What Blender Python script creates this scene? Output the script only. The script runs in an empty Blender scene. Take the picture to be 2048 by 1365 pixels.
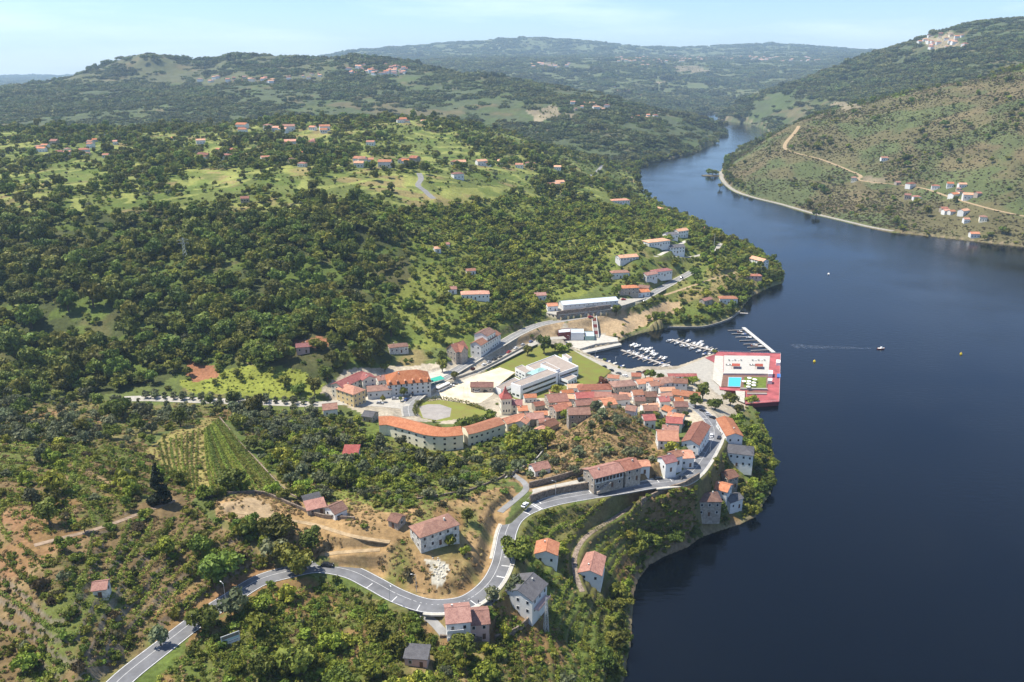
import bpy, math, random
import numpy as np
from mathutils import Vector
S = bpy.context.scene
COL = S.collection
rnd = random.Random(7)
RNG = np.random.default_rng(11)
# ------------------------------------------------------------------ camera
F, HZ, CAMZ = 1600.0, 125.0, 220.0          # focal length in photo pixels, horizon row, camera height above the river
TH = math.atan((682.5 - HZ) / F)
CT, ST = math.cos(TH), math.sin(TH)
cam = bpy.data.cameras.new('camera'); cam_o = bpy.data.objects.new('camera', cam); COL.objects.link(cam_o)
cam.sensor_width = 36.0; cam.lens = 36.0 * F / 2048.0
cam.clip_start = 1.0; cam.clip_end = 60000.0
cam_o.location = (0, 0, CAMZ); cam_o.rotation_euler = (math.pi / 2 - TH, 0, 0)
S.camera = cam_o
# ------------------------------------------------------------------ sky, sun, exposure
SUN_AZ = Vector((-0.97, 0.14, 0)).normalized(); SUN_EL = math.radians(61)
w = bpy.data.worlds.new('World'); S.world = w; w.use_nodes = True
wn = w.node_tree.nodes; wl = w.node_tree.links
bg = wn['Background']
sky = wn.new('ShaderNodeTexSky'); sky.sky_type = 'NISHITA'; sky.sun_disc = False
sky.sun_elevation = SUN_EL; sky.sun_rotation = math.atan2(SUN_AZ.x, SUN_AZ.y)
sky.altitude = 250; sky.air_density = 1.0; sky.dust_density = 0.15; sky.ozone_density = 3.0
bg.inputs['Strength'].default_value = 0.104
# thin cirrus: a streaky noise mixed into the sky colour
tc = wn.new('ShaderNodeTexCoord'); mp = wn.new('ShaderNodeMapping'); mp.inputs['Scale'].default_value = (1.2, 1.2, 9.0)
nz = wn.new('ShaderNodeTexNoise'); nz.inputs['Scale'].default_value = 2.6; nz.inputs['Detail'].default_value = 7; nz.inputs['Roughness'].default_value = 0.6
cr = wn.new('ShaderNodeMapRange'); cr.inputs['From Min'].default_value = 0.47; cr.inputs['From Max'].default_value = 0.82; cr.inputs['To Max'].default_value = 0.6
mx = wn.new('ShaderNodeMix'); mx.data_type = 'RGBA'; mx.inputs['B'].default_value = (8.0, 8.9, 9.8, 1)
wl.new(tc.outputs['Generated'], mp.inputs['Vector']); wl.new(mp.outputs['Vector'], nz.inputs['Vector'])
wl.new(nz.outputs['Fac'], cr.inputs['Value']); wl.new(cr.outputs['Result'], mx.inputs['Factor'])
tn = wn.new('ShaderNodeMix'); tn.data_type = 'RGBA'; tn.blend_type = 'MULTIPLY'; tn.inputs['Factor'].default_value = 1; tn.inputs['B'].default_value = (.76, .88, 1.09, 1)
wl.new(sky.outputs['Color'], tn.inputs['A']); wl.new(tn.outputs['Result'], mx.inputs['A']); wl.new(mx.outputs['Result'], bg.inputs['Color'])
sun = bpy.data.lights.new('sun', 'SUN'); sun.energy = 5.0; sun.angle = math.radians(0.53); sun.color = (1.0, 0.94, 0.83)
sun_o = bpy.data.objects.new('sun', sun); COL.objects.link(sun_o)
sdir = Vector((SUN_AZ.x * math.cos(SUN_EL), SUN_AZ.y * math.cos(SUN_EL), math.sin(SUN_EL)))
sun_o.rotation_euler = (-sdir).to_track_quat('-Z', 'Y').to_euler(); sun_o.location = (0, 0, 900)
vs = S.view_settings; vs.view_transform = 'Standard'; vs.look = 'None'; vs.exposure = 0.68; vs.gamma = 1.0; vs.use_curve_mapping = False
S.render.engine = 'CYCLES'
S.cycles.max_bounces = 5; S.cycles.diffuse_bounces = 2; S.cycles.glossy_bounces = 2; S.cycles.transmission_bounces = 2
S.cycles.transparent_max_bounces = 4; S.cycles.volume_bounces = 1
S.cycles.caustics_reflective = False; S.cycles.caustics_refractive = False
S.cycles.use_denoising = True
try: S.cycles.denoiser = 'OPENIMAGEDENOISE'
except Exception: pass
S.render.use_persistent_data = False
# ------------------------------------------------------------------ pixel geometry of the survey photograph -> ground plan
def ray(px, py):
    u = (px - 1024.0) / F; v = (682.5 - py) / F
    return u, CT + v * ST, -ST + v * CT          # x, y, z per unit of depth
def at_depth(px, py, t):
    x, y, z = ray(px, py); return (x * t, y * t, CAMZ + z * t)
def at_z(px, py, zz):
    x, y, z = ray(px, py); t = (zz - CAMZ) / z; return (x * t, y * t, zz)
def project(X, Y, Z):
    dz = Z - CAMZ
    d = Y * CT - dz * ST; up = Y * ST + dz * CT
    return 1024.0 + F * X / d, 682.5 - F * up / d, d
# ------------------------------------------------------------------ materials
MATS = {}
def nodes_of(m):
    m.use_nodes = True; nt = m.node_tree; return nt, nt.nodes, nt.links, nt.nodes['Principled BSDF']
def mat(name, col, rough=0.8, var=0.25, scale=0.6, spec=0.3, bump=0.0, metal=0.0, col2=None, detail=4):
    """painted / mineral surface: base colour broken up by two noises, optional relief"""
    if name in MATS: return MATS[name]
    m = bpy.data.materials.new(name); nt, N, L, P = nodes_of(m)
    P.inputs['Roughness'].default_value = rough; P.inputs['Metallic'].default_value = metal
    P.inputs['Specular IOR Level'].default_value = spec
    t = N.new('ShaderNodeTexCoord'); n = N.new('ShaderNodeTexNoise'); n.inputs['Scale'].default_value = scale; n.inputs['Detail'].default_value = detail
    n.inputs['Roughness'].default_value = 0.65
    L.new(t.outputs['Object'], n.inputs['Vector'])
    c2 = col2 or tuple(c * (1 - 1.6 * var) for c in col); c1 = tuple(min(1, c * (1 + var * 0.8)) for c in col)
    r = N.new('ShaderNodeValToRGB'); r.color_ramp.elements[0].position = 0.3; r.color_ramp.elements[1].position = 0.72
    r.color_ramp.elements[0].color = (*[max(0, c) for c in c2], 1); r.color_ramp.elements[1].color = (*c1, 1)
    L.new(n.outputs['Fac'], r.inputs['Fac'])
    oi = N.new('ShaderNodeObjectInfo'); h = N.new('ShaderNodeHueSaturation')
    mr = N.new('ShaderNodeMapRange'); mr.inputs['To Min'].default_value = 0.86; mr.inputs['To Max'].default_value = 1.12
    L.new(oi.outputs['Random'], mr.inputs['Value']); L.new(mr.outputs['Result'], h.inputs['Value'])
    L.new(r.outputs['Color'], h.inputs['Color']); L.new(h.outputs['Color'], P.inputs['Base Color'])
    if bump:
        n2 = N.new('ShaderNodeTexNoise'); n2.inputs['Scale'].default_value = scale * 5; n2.inputs['Detail'].default_value = 5
        L.new(t.outputs['Object'], n2.inputs['Vector'])
        b = N.new('ShaderNodeBump'); b.inputs['Strength'].default_value = 0.6; b.inputs['Distance'].default_value = bump
        L.new(n2.outputs['Fac'], b.inputs['Height']); L.new(b.outputs['Normal'], P.inputs['Normal'])
    MATS[name] = m; return m
def tile_mat(name, c1, c2, c3):
    """clay tile roof: rows of tiles as fine relief, weathered patches"""
    if name in MATS: return MATS[name]
    m = bpy.data.materials.new(name); nt, N, L, P = nodes_of(m)
    P.inputs['Roughness'].default_value = 0.85; P.inputs['Specular IOR Level'].default_value = 0.2
    t = N.new('ShaderNodeTexCoord')
    n = N.new('ShaderNodeTexNoise'); n.inputs['Scale'].default_value = 0.55; n.inputs['Detail'].default_value = 6; n.inputs['Roughness'].default_value = 0.7
    n3 = N.new('ShaderNodeTexNoise'); n3.inputs['Scale'].default_value = 2.4; n3.inputs['Detail'].default_value = 3
    L.new(t.outputs['Object'], n.inputs['Vector']); L.new(t.outputs['Object'], n3.inputs['Vector'])
    oi = N.new('ShaderNodeObjectInfo'); ad = N.new('ShaderNodeVectorMath'); ad.operation = 'ADD'
    L.new(t.outputs['Object'], ad.inputs[0]); L.new(oi.outputs['Location'], ad.inputs[1]); L.new(ad.outputs[0], n.inputs['Vector'])
    mixn = N.new('ShaderNodeMath'); mixn.operation = 'MULTIPLY_ADD'; mixn.inputs[1].default_value = 0.4; L.new(n3.outputs['Fac'], mixn.inputs[0]); 
    sc = N.new('ShaderNodeMath'); sc.operation = 'MULTIPLY'; sc.inputs[1].default_value = 0.6; L.new(n.outputs['Fac'], sc.inputs[0]); L.new(sc.outputs[0], mixn.inputs[2])
    r = N.new('ShaderNodeValToRGB'); e = r.color_ramp.elements
    e[0].position = 0.34; e[0].color = (*c2, 1); e[1].position = 0.66; e[1].color = (*c3, 1)
    k = e.new(0.5); k.color = (*c1, 1)
    L.new(mixn.outputs[0], r.inputs['Fac'])
    h = N.new('ShaderNodeHueSaturation'); mr = N.new('ShaderNodeMapRange'); mr.inputs['To Min'].default_value = 0.66; mr.inputs['To Max'].default_value = 1.22
    f1 = N.new('ShaderNodeMath'); f1.operation = 'MULTIPLY'; f1.inputs[1].default_value = 5.37; f2 = N.new('ShaderNodeMath'); f2.operation = 'FRACT'; ms = N.new('ShaderNodeMapRange'); ms.inputs['To Min'].default_value = 0.80; ms.inputs['To Max'].default_value = 1.08
    L.new(oi.outputs['Random'], f1.inputs[0]); L.new(f1.outputs[0], f2.inputs[0]); L.new(f2.outputs[0], ms.inputs['Value']); L.new(ms.outputs['Result'], h.inputs['Saturation'])
    L.new(oi.outputs['Random'], mr.inputs['Value']); L.new(mr.outputs['Result'], h.inputs['Value'])
    L.new(r.outputs['Color'], h.inputs['Color']); L.new(h.outputs['Color'], P.inputs['Base Color'])
    wv = N.new('ShaderNodeTexWave'); wv.wave_type = 'BANDS'; wv.bands_direction = 'X'; wv.inputs['Scale'].default_value = 1.4; wv.inputs['Distortion'].default_value = 0.3
    L.new(t.outputs['Object'], wv.inputs['Vector'])
    b = N.new('ShaderNodeBump'); b.inputs['Strength'].default_value = 0.7; b.inputs['Distance'].default_value = 0.12
    L.new(wv.outputs['Fac'], b.inputs['Height']); L.new(b.outputs['Normal'], P.inputs['Normal'])
    MATS[name] = m; return m
def leaf_mat(name, dark, light, hue=0.03):
    if name in MATS: return MATS[name]
    m = bpy.data.materials.new(name); nt, N, L, P = nodes_of(m)
    P.inputs['Roughness'].default_value = 0.6; P.inputs['Specular IOR Level'].default_value = 0.22
    at = N.new('ShaderNodeAttribute'); at.attribute_name = 'tint'
    r = N.new('ShaderNodeValToRGB'); r.color_ramp.elements[0].color = (*dark, 1); r.color_ramp.elements[1].color = (*light, 1)
    L.new(at.outputs['Fac'], r.inputs['Fac'])
    oi = N.new('ShaderNodeObjectInfo'); h = N.new('ShaderNodeHueSaturation')
    mv = N.new('ShaderNodeMapRange'); mv.inputs['To Min'].default_value = 0.55; mv.inputs['To Max'].default_value = 1.45
    L.new(oi.outputs['Random'], mv.inputs['Value']); L.new(mv.outputs['Result'], h.inputs['Value'])
    ml = N.new('ShaderNodeMath'); ml.operation = 'MULTIPLY'; ml.inputs[1].default_value = 7.31; fr = N.new('ShaderNodeMath'); fr.operation = 'FRACT'
    L.new(oi.outputs['Random'], ml.inputs[0]); L.new(ml.outputs[0], fr.inputs[0])
    mh = N.new('ShaderNodeMapRange'); mh.inputs['To Min'].default_value = 0.5 - hue; mh.inputs['To Max'].default_value = 0.5 + hue
    L.new(fr.outputs[0], mh.inputs['Value']); L.new(mh.outputs['Result'], h.inputs['Hue'])
    L.new(r.outputs['Color'], h.inputs['Color']); L.new(h.outputs['Color'], P.inputs['Base Color'])
    tr = N.new('ShaderNodeBsdfTranslucent'); L.new(h.outputs['Color'], tr.inputs['Color'])
    mixs = N.new('ShaderNodeMixShader'); mixs.inputs['Fac'].default_value = 0.22
    out = N['Material Output']; L.new(P.outputs[0], mixs.inputs[1]); L.new(tr.outputs[0], mixs.inputs[2]); L.new(mixs.outputs[0], out.inputs['Surface'])
    MATS[name] = m; return m
# ------------------------------------------------------------------ mesh helpers
def mesh_data(name, v, f, material=None, smooth=False):
    me = bpy.data.meshes.new(name); me.from_pydata([tuple(p) for p in v], [], f)
    if material: me.materials.append(material)
    if smooth:
        me.polygons.foreach_set('use_smooth', [True] * len(me.polygons))
    me.update(); return me
def link(name, me, parent=None, loc=None, rz=None):
    o = bpy.data.objects.new(name, me); COL.objects.link(o)
    if parent: o.parent = parent
    if loc is not None: o.location = loc
    if rz is not None: o.rotation_euler = (0, 0, rz)
    return o
def tag(o, label=None, cat=None, group=None, kind=None):
    if label: o['label'] = label
    if cat: o['category'] = cat
    if group: o['group'] = group
    if kind: o['kind'] = kind
    return o
def empty(name, loc, rz=0.0, label=None, cat=None, group=None):
    o = bpy.data.objects.new(name, None); COL.objects.link(o); o.location = loc; o.rotation_euler = (0, 0, rz); o.empty_display_size = 0.5
    return tag(o, label, cat, group)
class MB:
    """collects boxes, prisms and tubes for one mesh"""
    def __init__(s): s.v = []; s.f = []
    def add(s, v, f):
        k = len(s.v); s.v += [tuple(p) for p in v]; s.f += [tuple(i + k for i in q) for q in f]; return s
    def box(s, x0, x1, y0, y1, z0, z1):
        return s.add([(x0,y0,z0),(x1,y0,z0),(x1,y1,z0),(x0,y1,z0),(x0,y0,z1),(x1,y0,z1),(x1,y1,z1),(x0,y1,z1)],
                     [(0,3,2,1),(4,5,6,7),(0,1,5,4),(1,2,6,5),(2,3,7,6),(3,0,4,7)])
    def prism(s, pts, z0, z1):
        n = len(pts)
        a = sum(pts[i][0]*pts[(i+1)%n][1]-pts[(i+1)%n][0]*pts[i][1] for i in range(n))
        if a < 0: pts = pts[::-1]
        return s.add([(p[0],p[1],z0) for p in pts]+[(p[0],p[1],z1) for p in pts],
                     [tuple(range(n-1,-1,-1)), tuple(range(n,2*n))]+[(i,(i+1)%n,n+(i+1)%n,n+i) for i in range(n)])
    def tube(s, p, q, r0, r1=None, n=6):
        r1 = r0 if r1 is None else r1
        p, q = Vector(p), Vector(q); d = (q-p).normalized(); a = d.orthogonal().normalized(); b = d.cross(a)
        v = []
        for c, r in ((p, r0), (q, r1)):
            for i in range(n):
                t = 2*math.pi*i/n; v.append(c + a*(r*math.cos(t)) + b*(r*math.sin(t)))
        return s.add(v, [(i,(i+1)%n,n+(i+1)%n,n+i) for i in range(n)]+[tuple(range(n-1,-1,-1)), tuple(range(n,2*n))])
    def data(s, name, material, smooth=False): return mesh_data(name, s.v, s.f, material, smooth)
    def build(s, name, material, parent=None, smooth=False, loc=None, rz=None):
        return link(name, s.data(name, material, smooth), parent, loc, rz)
# ------------------------------------------------------------------ value noise on numpy arrays
_NT = np.random.default_rng(5).random((257, 257)); _NT[256, :] = _NT[0, :]; _NT[:, 256] = _NT[:, 0]
def vnoise(x, y):
    xi = np.floor(x).astype(int); yi = np.floor(y).astype(int); fx = x - xi; fy = y - yi
    fx = fx*fx*(3-2*fx); fy = fy*fy*(3-2*fy); xi %= 256; yi %= 256
    return (_NT[xi, yi]*(1-fx)+_NT[xi+1, yi]*fx)*(1-fy)+(_NT[xi, yi+1]*(1-fx)+_NT[xi+1, yi+1]*fx)*fy
def fbm(x, y, o=4):
    s = 0; a = 0.5; t = 0
    for i in range(o):
        s = s + a*vnoise(x*2**i+17.3*i, y*2**i+9.1*i); t += a; a *= 0.5
    return s/t
# ------------------------------------------------------------------ TERRAIN
# river outline (photo pixels, read at water level)
SHORE = [(1235,1420),(1255,1319),(1263,1280),(1262,1250),(1267,1215),(1266,1195),(1275,1162),(1299,1130),(1332,1112),(1376,1094),(1400,1076),
 (1440,1062),(1478,1050),(1512,1034),(1527,1008),(1542,985),(1546,950),(1546,912),(1540,880),(1527,852),(1516,830),(1505,812),(1488,802),(1462,790),(1446,770),(1440,740),(1436,712),
 (1425,709),(1390,721),(1352,735),(1323,736),(1278,736),(1256,741),(1225,730),(1196,719),(1172,709),(1163,703),
 (1200,697),(1242,690),(1242,687),(1215,691),(1188,694),(1190,689),(1235,684),(1262,673),(1292,664),(1331,656),(1370,656),(1410,654),(1457,640),(1480,624),
 (1487,612),(1505,592),(1542,574),(1566,566),(1566,552),(1556,533),(1525,512),(1480,492),(1430,468),(1380,444),(1330,418),(1290,392),(1274,362),(1280,338),
 (1292,326),(1340,318),(1390,305),(1430,286),(1443,270),(1436,254),(1404,242),(1395,236),(1405,230),(1433,226),(1438,232),(1436,238),
 (1460,244),(1500,249),(1536,262),(1528,274),(1500,288),(1470,306),(1450,328),(1441,345),(1443,358),(1462,380),(1500,395),(1560,410),(1620,427),(1680,442),(1740,457),(1780,465),
 (1850,472),(1920,480),(1980,487),(2100,500),(2300,520),(2900,560),(2900,1420)]
SH = np.array([at_z(p, q, 0.0)[:2] for p, q in SHORE])
# survey points with a known height above the river
PZ = """68 1319 52;300 1319 48;500 1319 43;700 1319 38;900 1319 33;1000 1319 28;1100 1319 20;1180 1319 12;1225 1319 6;-60 1450 56;400 1450 46;900 1450 34;1150 1450 14
290 1319 47;370 1265 46;440 1215 45;520 1162 44;620 1135 42;700 1145 40;746 1166 39;795 1192 38;852 1211 37;910 1210 36;948 1196 35.5;982 1166 35;1001 1131 34.5;1009 1097 34;1016 1063 33.5;1031 1036 33
1062 1017 32.5;1111 1002 32;1176 990 31.5;1233 981 31;1310 968 30;1360 962 29;1385 947 27.5;1404 924 26;1419 899 24;1430 876 22;1430 857 20;1421 842 18;1398 819 15
1460 860 13;1470 920 12;1440 970 13;1400 1010 14;1500 950 5;1515 900 5;1300 1020 19;1200 1045 23;1100 1050 28;1150 1100 22;1250 1080 14;1200 1150 13;1300 1090 7;1100 1130 25;1050 1180 29;1150 1220 15;1220 1200 7;1050 1260 24;1150 1290 12;960 1262 30;850 1280 34;700 1250 38;500 1270 43
870 1055 46;800 1100 45;900 1130 41;700 1080 48;1000 1000 38;950 960 36;850 950 31;700 940 32;600 1000 47;480 1000 53;680 1020 45;430 860 35;550 980 45;460 900 40;320 950 50;200 900 48;100 900 53;100 1080 64;300 1080 56;200 1200 58;100 1250 60
0 800 32;68 800 29;200 790 22;260 797 21;400 800 18.5;550 803 16.5;620 830 17;700 860 19;900 920 18;1000 905 20;1050 950 28;780 900 19
700 790 14;840 790 12.5;760 735 18;880 740 14;940 710 14;1080 648 14;1190 630 14;1190 604 20;1260 610 15;1330 576 17;1380 545 19;1150 690 4;1080 700 7;1000 740 8;900 800 11;1080 770 7.5;1180 752 5;1000 805 11;1100 830 13;1200 800 9;1300 780 8;1350 765 6;1400 745 4;1300 750 4;1230 740 3.4;1170 690 3
860 892 14;770 835 16;940 885 15
1220 820 33;1200 855 36;1280 850 25;1150 900 27;1250 900 33;1300 925 29;1130 865 20;1180 955 34;1090 940 31;1330 870 20;1380 860 19;1340 820 13
1250 655 6;1330 640 8;1400 640 4;1450 615 5;1400 600 14;1470 580 10;1520 560 8;1540 545 9;1300 615 11;1250 636 8;1190 655 7
1420 540 22;1480 530 17;1510 520 15;1440 500 27;1400 490 33;1330 500 38;1380 460 30;1270 520 38;1240 550 27;1150 590 24;1300 450 34;1340 430 24;1280 415 24;1220 460 42;1250 390 18;1250 370 12;1270 350 3"""
PD = """-150 700 560;-60 700 560;100 740 540;300 740 540;560 730 540;700 700 555;800 640 615;900 640 628;1000 620 655
-150 600 620;100 600 612;300 600 612;500 600 612;700 600 630;850 570 672;1000 560 722;1100 560 758
-150 500 700;100 500 690;300 500 690;500 500 690;700 500 708;900 490 765;1100 480 850
-150 440 745;100 440 740;400 440 740;700 440 745;900 430 855;1100 430 935;1200 430 985
-150 380 850;100 380 845;400 380 840;700 380 850;900 370 930;1100 370 1090;1200 375 1150
-150 330 1000;100 330 1000;400 330 985;700 320 1020;900 320 1120;1100 330 1250;1190 345 1400
-150 280 1260;100 280 1250;400 285 1200;700 270 1270;900 270 1350;1050 290 1450;1150 315 1550
-150 258 1420;100 256 1420;300 258 1420;450 255 1420;600 245 1460;700 241 1500;800 239 1520;900 243 1560;1000 264 1600;1100 295 1640;1200 325 1660
-150 280 1800;100 280 1800;300 280 1800;500 270 1820;700 262 1900;900 262 1950;1000 282 1850;1100 312 1800;1200 330 1780
-150 235 2100;100 235 2100;300 235 2100;500 225 2150;700 215 2250;900 215 2250;1050 235 2100;1150 270 1960;1250 285 1950;1330 280 2050;1400 275 2250
-150 205 2450;100 205 2450;300 195 2500;500 180 2550;700 170 2700;900 185 2550;1050 205 2350;1200 225 2250;1300 245 2300
-150 190 2900;68 172 3000;110 167 3000;150 161 3000;200 150 3050;250 143 3080;275 138 3100;290 128 3110;301 116 3120;312 127 3120;326 134 3120;345 139 3120;420 137 3150;450 125 3180;480 111 3200;510 118 3200;560 120 3200;620 119 3200;660 122 3180;700 117 3150;740 119 3120;800 129 3060;840 137 3000;900 146 2950;1000 153 2850;1100 176 2750;1200 194 2680;1260 208 2630;1330 228 2600;1400 243 2590
-150 230 3800;100 215 3800;300 180 3900;600 155 3900;800 152 3800;1000 185 3400;1200 215 3200;1330 245 3000
-150 215 9000;68 205 9000;300 165 9000;450 145 9000;600 132 8500
1395 205 4200;1300 200 4000;1200 165 4700;1050 142 5000;900 128 5400;1300 150 5200;1400 160 5400;1100 126 5800;1450 190 4600;1550 165 5200;1600 140 6000;1450 130 6500;1300 125 6400;1650 128 6800;1750 120 7000;1200 115 7400;1900 115 7000
700 105 8600;760 103 8600;840 104 8600;960 97 8700;1030 88 8800;1080 102 8700;1113 82 9300;1180 92 9000;1260 103 8800;1310 112 8700;1400 116 8300
1310 106 11500;1380 99 11500;1450 96 11600;1530 90 11700;1620 97 11600;1700 102 11500;1760 108 11500;1900 110 11500;2200 110 11500;1000 110 12800;1500 112 12800;400 160 12000;0 185 12000;-150 190 12000
1480 318 1660;1530 285 1720;1600 246 1760;1660 226 1770;1740 205 1780;1800 191 1760;1900 171 1700;1980 156 1640;2100 130 1560;2300 110 1500
1500 345 1520;1600 320 1490;1700 380 1330;1560 380 1390;1640 390 1340;1700 290 1530;1800 250 1520;1800 330 1370;1800 400 1240;1900 300 1360;1900 400 1190;1980 300 1290;1980 400 1130;1900 450 1110;1980 220 1440;2150 300 1200;2150 420 1050;2150 200 1350
1600 262 2100;1700 232 2150;1800 210 2150;1980 172 2050;2150 140 1950
1535 245 2780;1500 228 3050;1470 215 3300;1540 188 3250;1620 160 3280;1700 131 3300;1730 116 3260;1762 107 3220;1800 97 3150;1850 81 3050;1900 68 2950;1950 61 2900;1990 57 2850;2100 50 2750;2300 40 2600
1600 212 2800;1700 195 2600;1800 160 2700;1800 120 2950;1980 100 2500;1980 140 2250;2150 100 2350;1700 165 2950
1620 175 4300;1750 140 4300;1900 110 4200;2100 90 4100"""
cp = []
for ln in PZ.replace('\n', ';').split(';'):
    a, b, c = map(float, ln.split()); cp.append(at_z(a, b, c))
for ln in PD.replace('\n', ';').split(';'):
    a, b, c = map(float, ln.split()); cp.append(at_depth(a, b, c))
for i, (x, y) in enumerate(SH):
    if y < 6000 and i % 1 == 0: cp.append((x, y, 0.2))
for p, q, z in ((1700,600,-8),(1400,700,-3),(1350,340,-6),(1480,270,-6),(1450,235,-4),(1600,480,-8),(1800,800,-9),(1500,1200,-7),(1950,1300,-9),(1700,1000,-9),(1300,690,-3),(1420,235,-3),(1390,330,-6)):
    cp.append(at_z(p, q, 0)[:2] + (z,))
cp = np.array(cp)
BK = 1.0
def ab(X, Y): return np.stack([X / Y * 1.5, BK * np.log(Y)], -1)
def rk(d2): return 0.5 * d2 * np.log(d2 + 1e-9)
A = ab(cp[:, 0], cp[:, 1]); n = len(cp)
K = rk(((A[:, None, :] - A[None, :, :]) ** 2).sum(-1)) ; K[np.arange(n), np.arange(n)] += 4e-6
Pm = np.concatenate([np.ones((n, 1)), A], 1)
M = np.block([[K, Pm], [Pm.T, np.zeros((3, 3))]])
sol = np.linalg.solve(M, np.concatenate([cp[:, 2] / cp[:, 1], np.zeros(3)]))   # interpolate the slope angle z/y: even accuracy at every distance
wt, lin = sol[:n], sol[n:]
def tps(X, Y):
    Q = ab(X, Y).reshape(-1, 2); out = np.empty(len(Q))
    for i in range(0, len(Q), 40000):
        q = Q[i:i+40000]; d2 = (q[:, None, 0]-A[None, :, 0])**2 + (q[:, None, 1]-A[None, :, 1])**2
        out[i:i+40000] = rk(d2) @ wt + lin[0] + q @ lin[1:]
    return out.reshape(X.shape) * Y
NA = 740
rows = [150.0]
while rows[-1] < 13200:
    y = rows[-1]; rows.append(y + max(0.85, min(1.05 + (y-420)*0.0040, 0.0046*y) if y > 420 else 0.85))
YR = np.array(rows); AR = np.linspace(-0.88, 0.88, NA); NB = len(YR)
cA = np.append(AR[::2], AR[-1])
cY = np.append(YR[::4], YR[-1]) if YR[::4][-1] != YR[-1] else YR[::4]
Hc = tps(cA[None, :] * cY[:, None], np.broadcast_to(cY[:, None], (len(cY), len(cA))).copy())
tmp = np.stack([np.interp(AR, cA, r) for r in Hc])                                  # coarse spline grid -> fine grid
Hg = np.stack([np.interp(YR, cY, tmp[:, j]) for j in range(NA)], 1)
Hbase = Hg.copy()
GX = AR[None, :] * YR[:, None]; GY = np.broadcast_to(YR[:, None], GX.shape).copy()
def inside(X, Y, poly):
    c = np.zeros(X.shape, bool); n = len(poly); j = n - 1
    for i in range(n):
        xi, yi = poly[i]; xj, yj = poly[j]
        if yi != yj:
            c ^= ((yi > Y) != (yj > Y)) & (X < (xj - xi) * (Y - yi) / (yj - yi) + xi)
        j = i
    return c
def seg_dist(X, Y, P):
    """distance to a polyline, the nearest segment and the place along it"""
    D = np.full(X.shape, 1e9); I = np.zeros(X.shape, int); T = np.zeros(X.shape)
    for i in range(len(P) - 1):
        ax, ay = P[i][:2]; bx, by = P[i+1][:2]; dx, dy = bx-ax, by-ay; l2 = dx*dx+dy*dy+1e-9
        t = np.clip(((X-ax)*dx+(Y-ay)*dy)/l2, 0, 1); d = np.hypot(X-ax-t*dx, Y-ay-t*dy)
        m = d < D; D[m] = d[m]; I[m] = i; T[m] = t[m]
    return D, I, T
wet = inside(GX, GY, SH)
# distance to the shore, computed on every second cell
sd, _, _ = seg_dist(GX[::2, ::2], GY[::2, ::2], list(SH) + [SH[0]])
sd = np.repeat(np.repeat(sd, 2, 0), 2, 1)[:NB, :NA]
# relief: gullies and knolls, growing with distance, calmer near the shore and in the village
far = np.clip((GY - 700) / 1500, 0, 1)
calm = np.clip(sd / (25 + 0.02 * GY), 0, 1)
rid = 1 - np.abs(2 * fbm(GX / 420 + 3, GY / 520 + 7, 5) - 1)
n1 = fbm(GX / 160, GY / 200, 5) - 0.5
Hg += calm * (far * ((rid - 0.72) * 26 * np.clip(GY / 3000, 0.5, 1.2) * np.clip(np.abs(GY - 3120) / 350, 0.25, 1) + n1 * 12) * np.clip(1.6 - GY / 6000, 0.25, 1) + (1 - far) * n1 * 5.0)
Hg += calm * np.clip(GY / 900, 0.15, 2.0) * (fbm(GX / 22, GY / 26, 4) - 0.5) * 2.2
PXg, PYg, PTg = project(GX, GY, Hg)
# cultivated terraces: the slope is cut into level steps
TERR = [[(-80,870),(200,895),(285,885),(400,985),(380,1010),(560,1130),(600,1160),(430,1230),(270,1345),(-80,1420)],
        [(640,1165),(800,1225),(1010,1215),(1060,1160),(1110,1060),(1260,1030),(1400,980),(1530,900),(1540,960),(1500,1035),(1270,1150),(1255,1420),(330,1420),(520,1220)]]
step = 2.6
for tp in TERR:
    m = inside(PXg, PYg, tp) & (~wet) & (sd > 5) & (GY < 600)
    q = Hg[m] / step + 0.35 * fbm(GX[m] / 30, GY[m] / 30, 2); fl = np.floor(q); fr = q - fl
    Hg[m] = Hg[m] + step * (fl + np.clip((fr - 0.70) / 0.30, 0, 1) ** 0.8 - q) * (0.35 + 0.45 * fbm(GX[m] / 60 + 4, GY[m] / 60, 2))
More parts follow.
